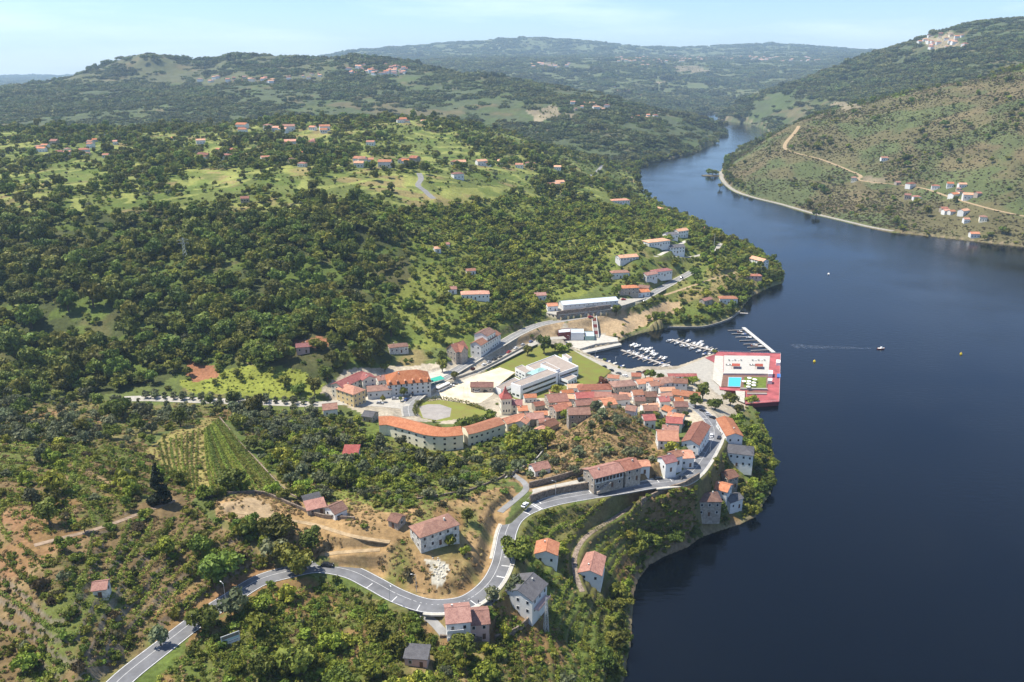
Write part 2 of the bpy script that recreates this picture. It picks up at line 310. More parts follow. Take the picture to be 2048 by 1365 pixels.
# shore: land stays above, the bed below the water
bank = np.minimum(0.35 * sd, 2.0 + 0.002 * GY)
Hg = np.where(wet, np.minimum(Hg, -np.minimum(0.4 * sd + 0.5, 6)), np.maximum(Hg, np.minimum(0.5 * sd + 0.3, 1.2 + 0.0015 * GY)))
def ground(X, Y):
    """height of the ground at a place"""
    X = np.asarray(X, float); Y = np.asarray(Y, float)
    r = np.clip(np.searchsorted(YR, Y) - 1, 0, NB - 2); fy = np.clip((Y - YR[r]) / (YR[r+1] - YR[r]), 0, 1)
    ca = (X / Y - AR[0]) / (AR[1] - AR[0]); c = np.clip(np.floor(ca).astype(int), 0, NA - 2); fx = np.clip(ca - c, 0, 1)
    return (Hg[r, c]*(1-fx)+Hg[r, c+1]*fx)*(1-fy) + (Hg[r+1, c]*(1-fx)+Hg[r+1, c+1]*fx)*fy
def hit(px, py, dz=0.0, flo=None):
    """where the line of sight through a photo pixel first meets the ground raised by dz"""
    x, y, z = ray(px, py); a = x / y; k = z / y
    ca = min(max((a - AR[0]) / (AR[1] - AR[0]), 0), NA - 1.001); c = int(ca); fx = ca - c
    h = Hg[:, c] * (1 - fx) + Hg[:, c+1] * fx + dz
    h = np.maximum(h, dz if flo is None else flo)
    d = (CAMZ + k * YR) - h
    s = np.nonzero(d < 0)[0]
    if len(s) == 0: return (a * YR[-1], YR[-1], float(h[-1] - dz))
    i = s[0]
    if i == 0: Y = YR[0]
    else:
        f = d[i-1] / (d[i-1] - d[i]); Y = YR[i-1] + f * (YR[i] - YR[i-1])
    zz = CAMZ + k * Y
    return (a * Y, Y, zz - dz)
# ------------------------------------------------------------------ roads: centre lines read on the photograph, laid on the ground
def spline(P, st):
    P = [np.array(p, float) for p in P]; Q = [2*P[0]-P[1]] + P + [2*P[-1]-P[-2]]; out = []
    for i in range(1, len(Q)-2):
        p0, p1, p2, p3 = Q[i-1:i+3]; n = max(2, int(np.linalg.norm((p2-p1)[:2])/st))
        for k in range(n):
            t = k/n; out.append(0.5*((2*p1)+(-p0+p2)*t+(2*p0-5*p1+4*p2-p3)*t*t+(-p0+3*p1-3*p2+p3)*t**3))
    out.append(P[-1]); return np.array(out)
def pts(s): return [tuple(map(float, q.split(','))) for q in s.split()]
ROADS = {}
def plan_road(key, s, width, st=2.0, blend=5.0, smooth=9, lower=0.0):
    P = spline([hit(x, y) for x, y in pts(s)], st)
    k = np.ones(smooth)/smooth; z = np.convolve(np.pad(P[:, 2], smooth//2, mode='edge'), k, mode='valid')[:len(P)]
    z = np.convolve(np.pad(z, smooth//2, mode='edge'), k, mode='valid')[:len(P)]
    P[:, 2] = np.maximum(z, 0.8) - lower
    ROADS[key] = (P, width, blend)
plan_road('main', '120,1470 195,1402 262,1345 330,1290 400,1238 460,1196 520,1163 580,1143 640,1133 700,1145 746,1166 795,1192 852,1211 910,1210 948,1196 982,1166 1001,1131 1009,1097 1016,1063 1031,1036 1062,1017 1111,1002 1176,990 1233,981 1310,968 1360,962 1385,947 1404,924 1419,899 1430,876 1430,857 1421,842 1410,829 1396,818 1375,808', 9.0)
plan_road('street', '819,832 817,813 833,795 866,769 890,755 914,740 946,721 975,703 1005,686 1040,666 1080,650 1140,638 1190,630 1230,619 1270,606 1320,579 1370,552 1388,542', 8.0)
plan_road('quay_lane', '905,752 935,750 990,725 1060,690 1095,678 1130,676', 6.5)
plan_road('promenade', '245,798 300,797 400,801 520,805 620,808 690,806 760,808 817,814', 8.5)
plan_road('ledge_lane', '1008,1030 1035,1008 1065,985 1105,975 1165,963 1230,951 1280,945', 3.6, blend=1.5)
plan_road('upper_lane', '1000,1022 1030,1000 1052,978 1046,962 1020,948', 3.0, blend=2)
plan_road('track', '470,1020 560,1040 620,1050 700,1068 780,1088', 2.0, blend=2)
plan_road('spur_track', '650,1112 690,1103 760,1099', 2.2, blend=2)
plan_road('wall_path', '1395,955 1330,986 1270,1012 1215,1045 1170,1075 1150,1110 1152,1150 1165,1190', 2.2, blend=1.5)
plan_road('drive', '838,1219 862,1238 880,1262 890,1275', 3.4, blend=1.5)
plan_road('cape_road', '1310,512 1345,513 1380,515 1410,507 1432,498 1442,487', 5.0, blend=3)
plan_road('cape_drive', '1318,511 1335,502 1352,494 1372,482', 4.5, blend=3)
plan_road('cape_path', '1325,592 1370,577 1420,560 1470,546', 3.5, blend=3)
plan_road('bank_road', '1598,250 1592,262 1570,290 1580,303 1640,318 1700,342 1722,352 1716,362 1760,366 1800,370 1850,377 1900,395 1980,417 2080,440', 7.0, st=6, blend=5)
plan_road('embankment', '1441,344 1446,362 1470,382 1510,396 1560,408 1620,425 1680,440 1740,454 1786,462', 8.0, st=6, blend=5)
plan_road('hill_road', '838,345 842,358 836,370 850,382 868,402', 6.5, st=4, blend=5)
plan_road('river_road', '1180,352 1195,342 1205,331', 7.0, st=4, blend=5)
plan_road('wood_lane', '68,1090 130,1072 200,1056 290,1024 350,1003', 2.2, blend=2)
for key, (P, W, bl) in ROADS.items():
    x0, y0 = P[:, 0].min()-30, P[:, 1].min()-30; x1, y1 = P[:, 0].max()+30, P[:, 1].max()+30
    r0, r1 = np.searchsorted(YR, [y0, y1]); r1 = min(r1+1, NB)
    X = GX[r0:r1]; Y = GY[r0:r1]
    m = (X > x0) & (X < x1)
    D, I, T = seg_dist(X[m], Y[m], P)
    zr = P[I, 2]*(1-T) + P[np.minimum(I+1, len(P)-1), 2]*T - 0.14
    f = np.clip((D - W/2 - 0.9)/bl, 0, 1); f = f*f*(3-2*f)
    sub = Hg[r0:r1]; old = sub[m]; new = zr*(1-f) + old*f
    hi = D < W/2 + 0.9 + bl
    old[hi] = new[hi]; sub[m] = old
# ------------------------------------------------------------------ level pads (squares, quays, yards): polygon in photo pixels, height
PADS = {}
def plan_pad(key, s, z, sink=0.15):
    poly = [at_z(x, y, z)[:2] for x, y in pts(s)]
    PADS[key] = (poly, z)
    m = inside(GX, GY, poly); Hg[m] = z - sink
plan_pad('village_square', '688,802 712,797 800,789 812,798 800,806 745,812 690,812', 13.0)
plan_pad('spa_yard', '838,806 880,780 935,757 1000,735 1030,745 1000,768 985,790 960,808 900,812 845,812', 9.8)
plan_pad('school_lawn', '960,752 1000,728 1060,695 1100,690 1140,697 1165,712 1222,742 1190,770 1100,800 1040,806 995,795 985,770', 7.6)
plan_pad('quay', '1146,700 1160,706 1196,722 1256,745 1290,741 1352,739 1425,711 1436,712 1442,752 1450,790 1440,793 1400,762 1330,756 1250,762 1200,745 1160,722', 2.6)
plan_pad('marina_apron', '1112,678 1150,672 1195,668 1235,676 1236,683 1192,688 1160,698 1128,690', 3.2)
plan_pad('warehouse_yard', '1092,626 1113,630 1220,619 1292,597 1240,598 1115,614', 18.4)
plan_pad('hotel_terrace', '842,752 885,738 905,745 880,758 848,778', 12.5)
plan_pad('ruin_field', '838,806 880,800 960,812 985,830 930,838 880,846 845,842 830,826', 11.0)
plan_pad('house_forecourt', '868,1222 892,1217 893,1240 875,1236', 34.8)
plan_pad('roadside_forecourt', '936,1208 985,1182 1000,1196 975,1222', 34.6)
# ------------------------------------------------------------------ land cover, read as outlines on the photograph and given to the ground where it lies
Z = {}
ZN = ['scrub','forest','greenwood','plateau','field','olive','terrace','vineyard','dry','midgreen','dome','riverside','paved','lawn','heath','far','dirt','earth','cape','village','park','rock']
for i, k in enumerate(ZN): Z[k] = i
ZR = np.full((400, 640), Z['scrub'], np.uint8)                 # 4-pixel cells, from (-256,-100)
cy, cx = np.mgrid[0:400, 0:640]; cxp = cx*4-256+2.0; cyp = cy*4-100+2.0
cxj = cxp + (fbm(cxp/40, cyp/40, 3)-0.5)*34; cyj = cyp + (fbm(cxp/40+50, cyp/30+9, 3)-0.5)*22
def zone(k, s, jit=True): ZR[inside(cxj if jit else cxp, cyj if jit else cyp, pts(s))] = Z[k]
zone('plateau', '-300,230 900,235 1100,280 1290,330 1290,400 1000,400 700,432 -300,445')
zone('forest', '-300,440 300,425 560,445 700,435 800,425 835,490 825,560 775,620 785,690 790,720 700,745 640,765 560,770 500,715 400,715 330,775 200,790 -300,800')
zone('greenwood', '700,440 1000,395 1240,420 1340,450 1260,560 1110,605 1060,645 960,665 900,690 800,700 775,620 825,540 820,470')
zone('cape', '1240,420 1340,400 1580,520 1590,570 1490,625 1400,650 1250,660 1200,655 1300,590 1240,560')
zone('park', '380,790 360,760 430,745 520,730 600,740 650,770 650,795 500,795')
zone('olive', '-300,795 250,802 640,815 680,880 640,910 540,900 450,840 400,840 280,880 200,900 -300,880')
zone('midgreen', '620,820 760,845 840,895 1000,895 1090,850 1120,880 1050,945 1030,960 960,1000 830,1030 700,1030 560,970 520,910')
zone('terrace', '-300,875 200,890 285,885 400,985 380,1010 560,1130 600,1160 430,1230 270,1345 -300,1500')
zone('riverside', '640,1165 800,1225 1010,1215 1030,1090 1050,1030 1400,965 1440,860 1540,840 1600,950 1500,1060 1280,1170 1290,1500 200,1500 400,1260 560,1170')
zone('dry', '430,1000 520,985 600,1005 700,1000 800,1030 830,1015 1000,975 1045,985 1010,1040 990,1120 960,1175 900,1198 820,1190 740,1150 640,1120 560,1090 540,1050 440,1040')
zone('dome', '1110,850 1150,835 1185,812 1240,808 1290,840 1325,900 1300,960 1170,965 1070,985 1020,965 1070,930')
zone('village', '640,790 680,740 860,730 1010,690 1110,650 1190,665 1240,680 1250,740 1440,705 1500,800 1440,870 1300,830 1180,800 1100,850 1000,850 760,840')
zone('heath', '1440,320 1540,280 1600,240 1740,200 1900,165 2300,100 2400,600 1980,490 1740,460 1500,400 1440,370')
zone('vineyard', '286,905 330,870 408,838 436,838 575,985 560,992 470,975 400,990 340,940', False)
zone('dirt', '440,1010 500,1000 540,1015 560,1040 470,1035')
zone('earth', '360,715 430,735 440,755 380,760')
zone('earth', '560,690 640,672 680,680 620,700')
zone('lawn', '940,760 1000,728 1060,695 1100,690 1140,697 1165,712 1222,742 1190,770 1100,790 985,772', False)
zone('dirt', '1130,660 1150,640 1240,632 1340,600 1360,620 1300,650 1230,672 1180,668')
zone('dirt', '1020,680 1090,652 1130,645 1120,672 1060,688')
for s in ('360,348 480,352 470,368 370,372','560,335 640,337 620,350 560,348','470,330 540,335 530,345 470,342','660,352 740,346 760,352 690,360','1000,350 1060,352 1040,360','790,352 838,350 836,368 790,368','880,375 1000,372 1010,400 900,410','850,395 900,385 950,400 900,420','400,300 470,290 480,300 420,312','600,262 680,258 660,275 610,280','260,335 340,335 330,345 270,345'): zone('field', s)
zone('rock', '860,1120 895,1125 890,1160 858,1162')
for s in ('1715,352 1758,356 1764,365 1722,367', '1648,217 1700,208 1722,213 1690,226', '1835,78 1900,66 1925,88 1850,98', '1055,218 1115,208 1125,232 1065,250', '1180,205 1225,205 1220,216 1180,216', '1120,230 1160,225 1150,245', '600,236 640,232 640,240'): zone('dirt', s)
for s in ('1085,128 1120,125 1115,136 1085,136', '1340,134 1400,130 1430,140 1370,145', '1300,160 1330,158 1325,166', '1135,158 1150,157 1148,166'): zone('dirt', s)
far_cell = (PTg > 1750) & ~((PXg > 1430) & (GY < 1850))
ix = np.clip(((PXg+256)/4).astype(int), 0, 639); iy = np.clip(((PYg+100)/4).astype(int), 0, 399)
ZG = ZR[iy, ix]; ZG[far_cell & ~np.isin(ZG, [Z['dirt'], Z['rock']])] = Z['far']
crest = (PXg < 660) & (PYg < 168) & (PTg > 2500) & (PTg < 3900)
for k, (poly, z) in PADS.items():
    m = inside(GX, GY, poly); ZG[m] = Z['lawn'] if k in ('school_lawn',) else (Z['paved'] if k != 'ruin_field' else Z['lawn'])
COLR = {'scrub':(.10,.12,.035),'forest':(.055,.065,.022),'greenwood':(.15,.165,.035),'plateau':(.115,.135,.035),'field':(.22,.23,.062),'olive':(.15,.13,.05),
 'terrace':(.150,.105,.050),'vineyard':(.25,.21,.07),'dry':(.30,.195,.09),'midgreen':(.15,.16,.04),'dome':(.23,.155,.075),'riverside':(.125,.12,.04),'paved':(.50,.46,.38),
 'lawn':(.15,.175,.035),'heath':(.112,.100,.046),'far':(.075,.090,.042),'dirt':(.36,.26,.15),'earth':(.27,.125,.065),'cape':(.14,.15,.04),'village':(.36,.31,.23),'park':(.20,.22,.04),'rock':(.5,.46,.36)}
CG = np.array([COLR[k] for k in ZN])[ZG]
g = (fbm(GX/9, GY/11, 4)[..., None]-0.5); big = (fbm(GX/55+9, GY/70, 4)[..., None]-0.5)
# natural patches: bare earth, dry grass and green growth in the wild ground
wild = np.isin(ZG, [Z[k] for k in ('scrub','forest','greenwood','plateau','olive','terrace','midgreen','dome','riverside','heath','far','cape','dry','field')])[..., None]
farm = (far_cell | (ZG == Z['heath']))[..., None]; dryc = np.where(farm, np.array([.15,.115,.06]), np.array([.25,.175,.085])); grn = np.where(farm, np.array([.075,.10,.035]), np.array([.09,.125,.025])); red = np.array([.24,.115,.06])
sc = np.where(far_cell | (ZG == Z['heath']), 2.6, 1.0)[..., None]
pa = fbm(GX/(34*sc[..., 0])+31, GY/(40*sc[..., 0])+5, 4)[..., None]; pb = fbm(GX/(26*sc[..., 0])+3, GY/(30*sc[..., 0])+77, 4)[..., None]
wa = np.clip((pa-0.56)/0.1, 0, 1)*0.6*wild*np.where((ZG == Z['forest']) | (ZG == Z['greenwood']), 0.25, 1.0)[..., None]; CG = CG*(1-wa)+dryc*wa
wb = np.clip((pb-0.51)/0.1, 0, 1)*0.75*wild; CG = CG*(1-wb)+grn*wb
wc = np.clip((pa+pb-1.16)/0.08, 0, 1)*0.6*wild*np.isin(ZG, [Z[k] for k in ('terrace','riverside','dome','olive','dry')])[..., None]; CG = CG*(1-wc)+red*wc
deepf = (far_cell & (GY > 4300))[..., None]; CG = np.where(deepf, CG*0.4+np.array([.125,.14,.06])*0.6, CG)
fd = ((ZG == Z['dirt']) & (GY > 1000))[..., None]; CG = np.where(fd, np.array([.21,.175,.11])*(0.6+0.8*pb), CG)
CG = np.where(crest[..., None], CG*0.65+np.array([.13,.11,.06])*0.35, CG)
# strips of field on the plateau follow the contours
st_ = np.sin(GY/11+6*fbm(GX/120, GY/200, 2)*6)[..., None]; m = (ZG == Z['plateau'])[..., None]
CG = np.where(m & (st_ > 0.55) & (pa > 0.44), np.array([.20,.215,.058]), CG)
CG = CG*(1+0.55*g+0.45*big)
# steep cuts show bare soil and stone
dzx = np.gradient(Hg, axis=1)/np.gradient(GX, axis=1); dzy = np.gradient(Hg, axis=0)/np.gradient(GY, axis=0); slope = np.hypot(dzx, dzy)
sw = np.clip((slope-0.95)/0.5, 0, 1)[..., None]*(GY < 1000)[..., None]; CG = CG*(1-sw*0.5)+np.array([.17,.125,.07])*sw*0.5
bk = (np.clip(1-sd/(2.5+0.001*GY), 0, 1)*(~wet))[..., None]; CG = CG*(1-bk*0.7)+np.array([.26,.20,.13])*bk*0.7
tm = ((ZG == Z['terrace']) & (slope > 0.75))[..., None]; CG = np.where(tm, CG*0.35+np.array([.19,.155,.115])*0.65*(0.7+0.8*fbm(GX/1.7, GY/1.7, 2)[..., None]), CG)
CG = np.clip(CG, 0.01, 0.8)
# ------------------------------------------------------------------ ground mesh
me = bpy.data.meshes.new('ground')
V = np.stack([GX, GY, Hg], -1).reshape(-1, 3).astype(np.float32)
ii = np.arange(NB*NA).reshape(NB, NA); q = np.stack([ii[:-1, :-1], ii[:-1, 1:], ii[1:, 1:], ii[1:, :-1]], -1).reshape(-1, 4)
# the bed far under open water is never seen: leave those cells out
deep = (wet & (sd > 14 + 0.01*GY)).reshape(-1); q = q[~deep[q].all(1)]
me.vertices.add(len(V)); me.vertices.foreach_set('co', V.ravel())
me.loops.add(q.size); me.loops.foreach_set('vertex_index', q.ravel().astype(np.int32))
me.polygons.add(len(q)); me.polygons.foreach_set('loop_start', np.arange(0, q.size, 4, dtype=np.int32)); me.polygons.foreach_set('loop_total', np.full(len(q), 4, np.int32))
me.polygons.foreach_set('use_smooth', np.ones(len(q), bool))
ca = me.attributes.new('cover', 'FLOAT_COLOR', 'POINT'); ca.data.foreach_set('color', np.concatenate([CG, np.ones(CG.shape[:2]+(1,))], -1).astype(np.float32).ravel())
me.update(); me.validate()
gm = bpy.data.materials.new('ground_soil'); nt, N, L, P = nodes_of(gm)
P.inputs['Roughness'].default_value = 0.95; P.inputs['Specular IOR Level'].default_value = 0.1
at = N.new('ShaderNodeAttribute'); at.attribute_name = 'cover'; gt = N.new('ShaderNodeNewGeometry')
n1 = N.new('ShaderNodeTexNoise'); n1.inputs['Scale'].default_value = 0.45; n1.inputs['Detail'].default_value = 8; n1.inputs['Roughness'].default_value = 0.72
L.new(gt.outputs['Position'], n1.inputs['Vector'])
r1 = N.new('ShaderNodeMapRange'); r1.inputs['From Min'].default_value = 0.3; r1.inputs['From Max'].default_value = 0.7; r1.inputs['To Min'].default_value = 0.6; r1.inputs['To Max'].default_value = 1.4
L.new(n1.outputs['Fac'], r1.inputs['Value'])
mm = N.new('ShaderNodeMix'); mm.data_type = 'RGBA'; mm.blend_type = 'MULTIPLY'; mm.inputs['Factor'].default_value = 1
L.new(at.outputs['Color'], mm.inputs['A']); L.new(r1.outputs['Result'], mm.inputs['B']); L.new(mm.outputs['Result'], P.inputs['Base Color'])
bp = N.new('ShaderNodeBump'); bp.inputs['Strength'].default_value = 0.7; bp.inputs['Distance'].default_value = 0.5; L.new(n1.outputs['Fac'], bp.inputs['Height']); L.new(bp.outputs['Normal'], P.inputs['Normal'])
me.materials.append(gm)
tag(link('ground', me), 'hills, terraces and fields of the river valley', kind='structure')
# ------------------------------------------------------------------ water
wm = bpy.data.materials.new('river_water'); nt, N, L, P = nodes_of(wm)
P.inputs['Base Color'].default_value = (.0012, .0024, .0045, 1); P.inputs['Roughness'].default_value = 0.08; P.inputs['IOR'].default_value = 1.333
gt = N.new('ShaderNodeNewGeometry'); mp = N.new('ShaderNodeMapping'); mp.inputs['Scale'].default_value = (0.30, 0.75, 1); mp.inputs['Rotation'].default_value = (0, 0, math.radians(12)); L.new(gt.outputs['Position'], mp.inputs['Vector'])
n1 = N.new('ShaderNodeTexNoise'); n1.inputs['Scale'].default_value = 0.55; n1.inputs['Detail'].default_value = 4; L.new(mp.outputs['Vector'], n1.inputs['Vector'])
n2 = N.new('ShaderNodeTexNoise'); n2.inputs['Scale'].default_value = 0.012; n2.inputs['Detail'].default_value = 3; L.new(gt.outputs['Position'], n2.inputs['Vector'])
am = N.new('ShaderNodeMapRange'); am.inputs['From Min'].default_value = 0.35; am.inputs['From Max'].default_value = 0.65; am.inputs['To Min'].default_value = 0.25; am.inputs['To Max'].default_value = 0.9; L.new(n2.outputs['Fac'], am.inputs['Value'])
b = N.new('ShaderNodeBump'); b.inputs['Distance'].default_value = 0.26; L.new(am.outputs['Result'], b.inputs['Strength']); L.new(n1.outputs['Fac'], b.inputs['Height']); L.new(b.outputs['Normal'], P.inputs['Normal'])
ro = N.new('ShaderNodeMapRange'); ro.inputs['To Min'].default_value = 0.05; ro.inputs['To Max'].default_value = 0.2; L.new(n2.outputs['Fac'], ro.inputs['Value']); L.new(ro.outputs['Result'], P.inputs['Roughness'])
wo = link('river', mesh_data('river', [(-1200,120,0),(5200,120,0),(5200,6000,0),(-1200,6000,0)], [(0,1,2,3)], wm))
tag(wo, 'calm dark blue river winding through the valley', kind='structure')
# ------------------------------------------------------------------ road surfaces
asph = mat('asphalt', (.20,.20,.205), 0.9, 0.2, 0.16, 0.2); asph2 = mat('old_asphalt', (.24,.235,.225), 0.9, 0.15, 0.25, 0.2)
conc = mat('pale_concrete', (.43,.40,.34), 0.9, 0.14, 0.4, 0.2); gravel = mat('dirt_track', (.36,.265,.155), 0.95, 0.25, 0.5, 0.1); paint = mat('road_paint', (.66,.65,.62), 0.7, 0.22, 1.2)
kerbm = mat('kerb_stone', (.46,.43,.37), 0.9, 0.15, 0.8); rub = mat('rubble_stone', (.27,.21,.16), 0.95, 0.45, 1.1, 0.1, 0.3); embm = mat('pale_rubble', (.38,.35,.29), 0.95, 0.3, 0.5, 0.1, 0.4)
def frame(P):
    T = np.gradient(P[:, :2], axis=0); T /= np.linalg.norm(T, axis=1)[:, None]+1e-9
    return T, np.stack([-T[:, 1], T[:, 0]], 1)      # along, to the left
def ribbon(P, a, b, dz, i0=0, i1=None, thick=0.0):
    """a strip between the offsets a and b (metres to the left of the centre line)"""
    T, Nn = frame(P); i1 = len(P) if i1 is None else i1
    v = []; f = []
    for k, i in enumerate(range(i0, i1)):
        z = P[i, 2]+dz
        for o in (a, b): v.append((P[i, 0]+Nn[i, 0]*o, P[i, 1]+Nn[i, 1]*o, z))
        if thick:
            for o in (b, a): v.append((P[i, 0]+Nn[i, 0]*o, P[i, 1]+Nn[i, 1]*o, z-thick))
    s = 4 if thick else 2
    for k in range(i1-i0-1):
        j = k*s
        f.append((j, j+s, j+s+1, j+1) if a > b else (j, j+1, j+s+1, j+s))
        if thick:
            f.append((j+1, j+s+1, j+s+2, j+2)); f.append((j, j+3, j+s+3, j+s))
    if thick: f += [(0, 1, 2, 3), tuple(len(v)-4+q for q in (3, 2, 1, 0))]
    return v, f
def lay(name, key, m, label=None, kind='structure', W=None):
    P, w_, _ = ROADS[key]; W = W or w_
    o = link(name, mesh_data(name, *ribbon(P, W/2, -W/2, 0.0, thick=0.5), m)); tag(o, label, kind=kind); return o
road = lay('road', 'main', asph, 'grey asphalt road curving along the hillside above the river', W=7.8)
P, W, _ = ROADS['main']; T_, N_ = frame(P)
for nm, a, b in (('edge_line', 3.75, 3.55), ('edge_line', -3.55, -3.75), ('centre_line', 0.85, 0.68)):
    link(nm, mesh_data(nm, *ribbon(P, a, b, 0.006), paint), road)
def bar(i, a, b, half, m, name, par, P=P, dz=0.008):
    T, Nn = frame(P); c = P[i]
    v = [(c[0]+Nn[i][0]*o+T[i][0]*s, c[1]+Nn[i][1]*o+T[i][1]*s, c[2]+dz) for o, s in ((a, -half), (b, -half), (b, half), (a, half))]
    if a > b: v = v[::-1]
    return link(name, mesh_data(name, v, [(0, 1, 2, 3)], m), par)
def nearest(P, px, py):
    u, v, _ = project(P[:, 0], P[:, 1], P[:, 2]); return int(np.argmin((u-px)**2+(v-py)**2))
sp = max(1, int(9.0/np.linalg.norm(P[1, :2]-P[0, :2])))
for x, y in pts('745,1175 790,1198 842,1218 893,1217 945,1202 978,1175 995,1155 1003,1135 1008,1115 1185,986 1208,982 1231,978 1255,974 1281,970 1320,962 1345,960 1372,952 1384,941 1394,930 1404,918 1412,905 1425,880 1430,865 1428,850 1418,838'):
    i = nearest(P, x, y); side = -1 if x < 1015 else 1
    bar(i, side*3.7 if side > 0 else -0.4, side*0.98 if side > 0 else -3.7, 0.25, paint, 'bay_line', road)
i = nearest(P, 1068, 1015)
for k in range(7): bar(i, -3.4+k*1.05, -2.85+k*1.05, 2.0, paint, 'crossing_stripe', road)
for dx, s in ((5, 1), (-5, -1)):
    j = min(max(i+dx//2, 0), len(P)-1); bar(j, 3.6 if s > 0 else 0.6, 0.9 if s > 0 else -3.6, 0.28, paint, 'stop_line', road)
# pale pavement with a kerb along both sides of the road
for a, b, s, e in ((5.2, 3.95, (1005,1120), (1430,860)), (-3.95, -5.2, (850,1213), (1010,1095)), (-3.95, -5.2, (1300,970), (1430,862))):
    i0, i1 = sorted((nearest(P, *s), nearest(P, *e)))
    link('pavement', mesh_data('pavement', *ribbon(P, a, b, 0.13, i0, i1, 0.6), conc), road)
street = lay('street', 'street', asph2, 'pale village street climbing past the white school and the warehouse', W=6.6)
Ps = ROADS['street'][0]
for a, b in ((4.6, 3.4), (-3.4, -4.4)): link('pavement', mesh_data('pavement', *ribbon(Ps, a, b, 0.13, thick=0.6), conc), street)
link('centre_line', mesh_data('centre_line', *ribbon(Ps, 0.08, -0.08, 0.006), paint), street)
lay('quay_lane', 'quay_lane', conc, 'pale concrete lane leading down to the marina')
lay('promenade', 'promenade', conc, 'pale promenade under the pollarded plane trees')
lay('ledge_lane', 'ledge_lane', conc, 'pale lane on the ledge below the long red roofed house')
lay('upper_lane', 'upper_lane', asph2, 'narrow walled lane behind the dry field')
lay('dirt_track', 'track', gravel, 'pale dirt track crossing the dry brown field'); lay('dirt_track', 'spur_track', gravel, 'short dirt track joining the road by the dark trees')
lay('footpath', 'wall_path', rub, 'stone footpath winding below the retaining wall'); lay('driveway', 'drive', asph2, 'steep driveway beside the red roofed house')
lay('cape_road', 'cape_road', conc, 'pale road across the top of the cape'); lay('driveway', 'cape_drive', conc, 'white drive to the villas on the cape'); lay('footpath', 'cape_path', gravel, 'pale path slanting down the cape')
lay('bank_road', 'bank_road', gravel, 'sandy road across the far brown hillside'); lay('river_embankment', 'embankment', embm, 'pale stone embankment along the far bank')
lay('hill_road', 'hill_road', asph2, 'grey road running straight up the green plateau'); lay('hill_road', 'river_road', asph2, 'short stretch of grey road above the far river bend'); lay('farm_lane', 'wood_lane', mat('packed_earth', (.30,.22,.15), .95, .3, .5), 'farm lane along the left terraces')
# ------------------------------------------------------------------ level sheets with a small upstand
lawn = mat('lawn', (.135,.165,.03), 0.95, 0.3, 0.12, 0.1, 0.1, col2=(.17,.15,.045)); sand = mat('sand_yard', (.55,.47,.34), 0.95, 0.18, 0.12, 0.1)
def sheet(key, name, m, label, skirt=0.6):
    poly, z = PADS[key]; o = MB().prism([p for p in poly], z-skirt, z).build(name, m); tag(o, label, kind='structure'); return o
sheet('village_square', 'village_square', conc, 'pale paved square in front of the spa hotels')
sheet('spa_yard', 'car_park_yard', sand, 'sandy car park yard beside the school')
sheet('school_lawn', 'lawn', lawn, 'green lawn around the white school')
sheet('quay', 'quay', conc, 'pale quay and esplanade around the marina basin', 3.0); sheet('marina_apron', 'boat_apron', conc, 'white concrete boat apron above the marina', 3.5)
sheet('warehouse_yard', 'warehouse_yard', conc, 'narrow yard in front of the white warehouse', 0.8); sheet('hotel_terrace', 'hotel_terrace', conc, 'terrace beside the orange roofed hotel')
sheet('ruin_field', 'garden_lawn', lawn, 'oval garden lawn behind the dark clipped hedge'); sheet('house_forecourt', 'forecourt', conc, 'small pale yard left of the red roofed roadside house'); sheet('roadside_forecourt', 'forecourt', conc, 'pale forecourt above the red roofed roadside house')
tag(MB().prism([at_z(x, y, 11)[:2] for x, y in pts('838,814 855,809 880,809 903,817 900,834 872,841 846,836')], 10.2, 11.006).build('sports_court', mat('court_grey', (.33,.30,.27), .9, .15, .2)), 'worn grey sports court inside the curved hedge', kind='structure')
# jetty that closes the marina basin
jp = [at_z(x, y, 1.6)[:2] for x, y in pts('1160,702 1240,686 1243,690 1166,707')]
tag(MB().prism(jp, -4, 1.6).build('stone_jetty', conc), 'pale stone jetty closing the marina basin', 'jetty')
# free-standing and retaining walls
def wall(s, h, th, name, m, label, cat='wall', up=0.0, below=1.5, group=None):
    Q = spline([hit(x, y) for x, y in pts(s)], 3.0); g = np.maximum(ground(Q[:, 0], Q[:, 1]), 0.0); Q[:, 2] = g+h
    k = np.ones(5)/5; Q[:, 2] = np.convolve(np.pad(Q[:, 2], 2, mode='edge'), k, mode='valid')
    o = link(name, mesh_data(name, *ribbon(Q, th/2, -th/2, 0, thick=h+below), m)); tag(o, label, cat, group); return o
wall('1060,1002 1100,992 1160,980 1220,966 1278,956', 3.4, 0.8, 'retaining_wall', rub, 'brown stone retaining wall between the road and the ledge lane')
wall('1282,1012 1330,990 1370,972 1398,958', 3.2, 0.7, 'retaining_wall', rub, 'grey stone retaining wall holding up the road above the gardens')
wall('1058,976 1100,966 1140,955 1176,945', 3.0, 0.7, 'stone_wall', rub, 'dark stone wall behind the small white house')
wall('1113,636 1150,632 1190,627 1221,621', 4.4, 0.6, 'retaining_wall', rub, 'tall brown retaining wall under the white warehouse')
wall('990,1280 1030,1268 1065,1235 1080,1215', 2.2, 0.6, 'stone_wall', rub, 'curved stone terrace wall at the bottom right of the roadside houses')
wall('1010,958 1040,942 1068,925 1086,905', 1.4, 0.6, 'stone_wall', conc, 'pale garden wall beside the small white house')
wall('830,1000 900,990 960,975 1010,955', 1.0, 0.5, 'stone_wall', rub, 'low field wall between the dry field and the olive trees')
wall('400,998 470,988 530,992 590,1015 640,1035 710,1040', 1.5, 0.6, 'stone_wall', rub, 'curved stone wall below the vineyard')
wall('600,1000 575,985 520,930 470,875 440,838', 1.0, 0.5, 'stone_wall', rub, 'straight stone wall along the right side of the vineyard')
wall('880,1276 930,1284 980,1282', 1.8, 0.6, 'stone_wall', rub, 'stone wall below the red roofed roadside house')
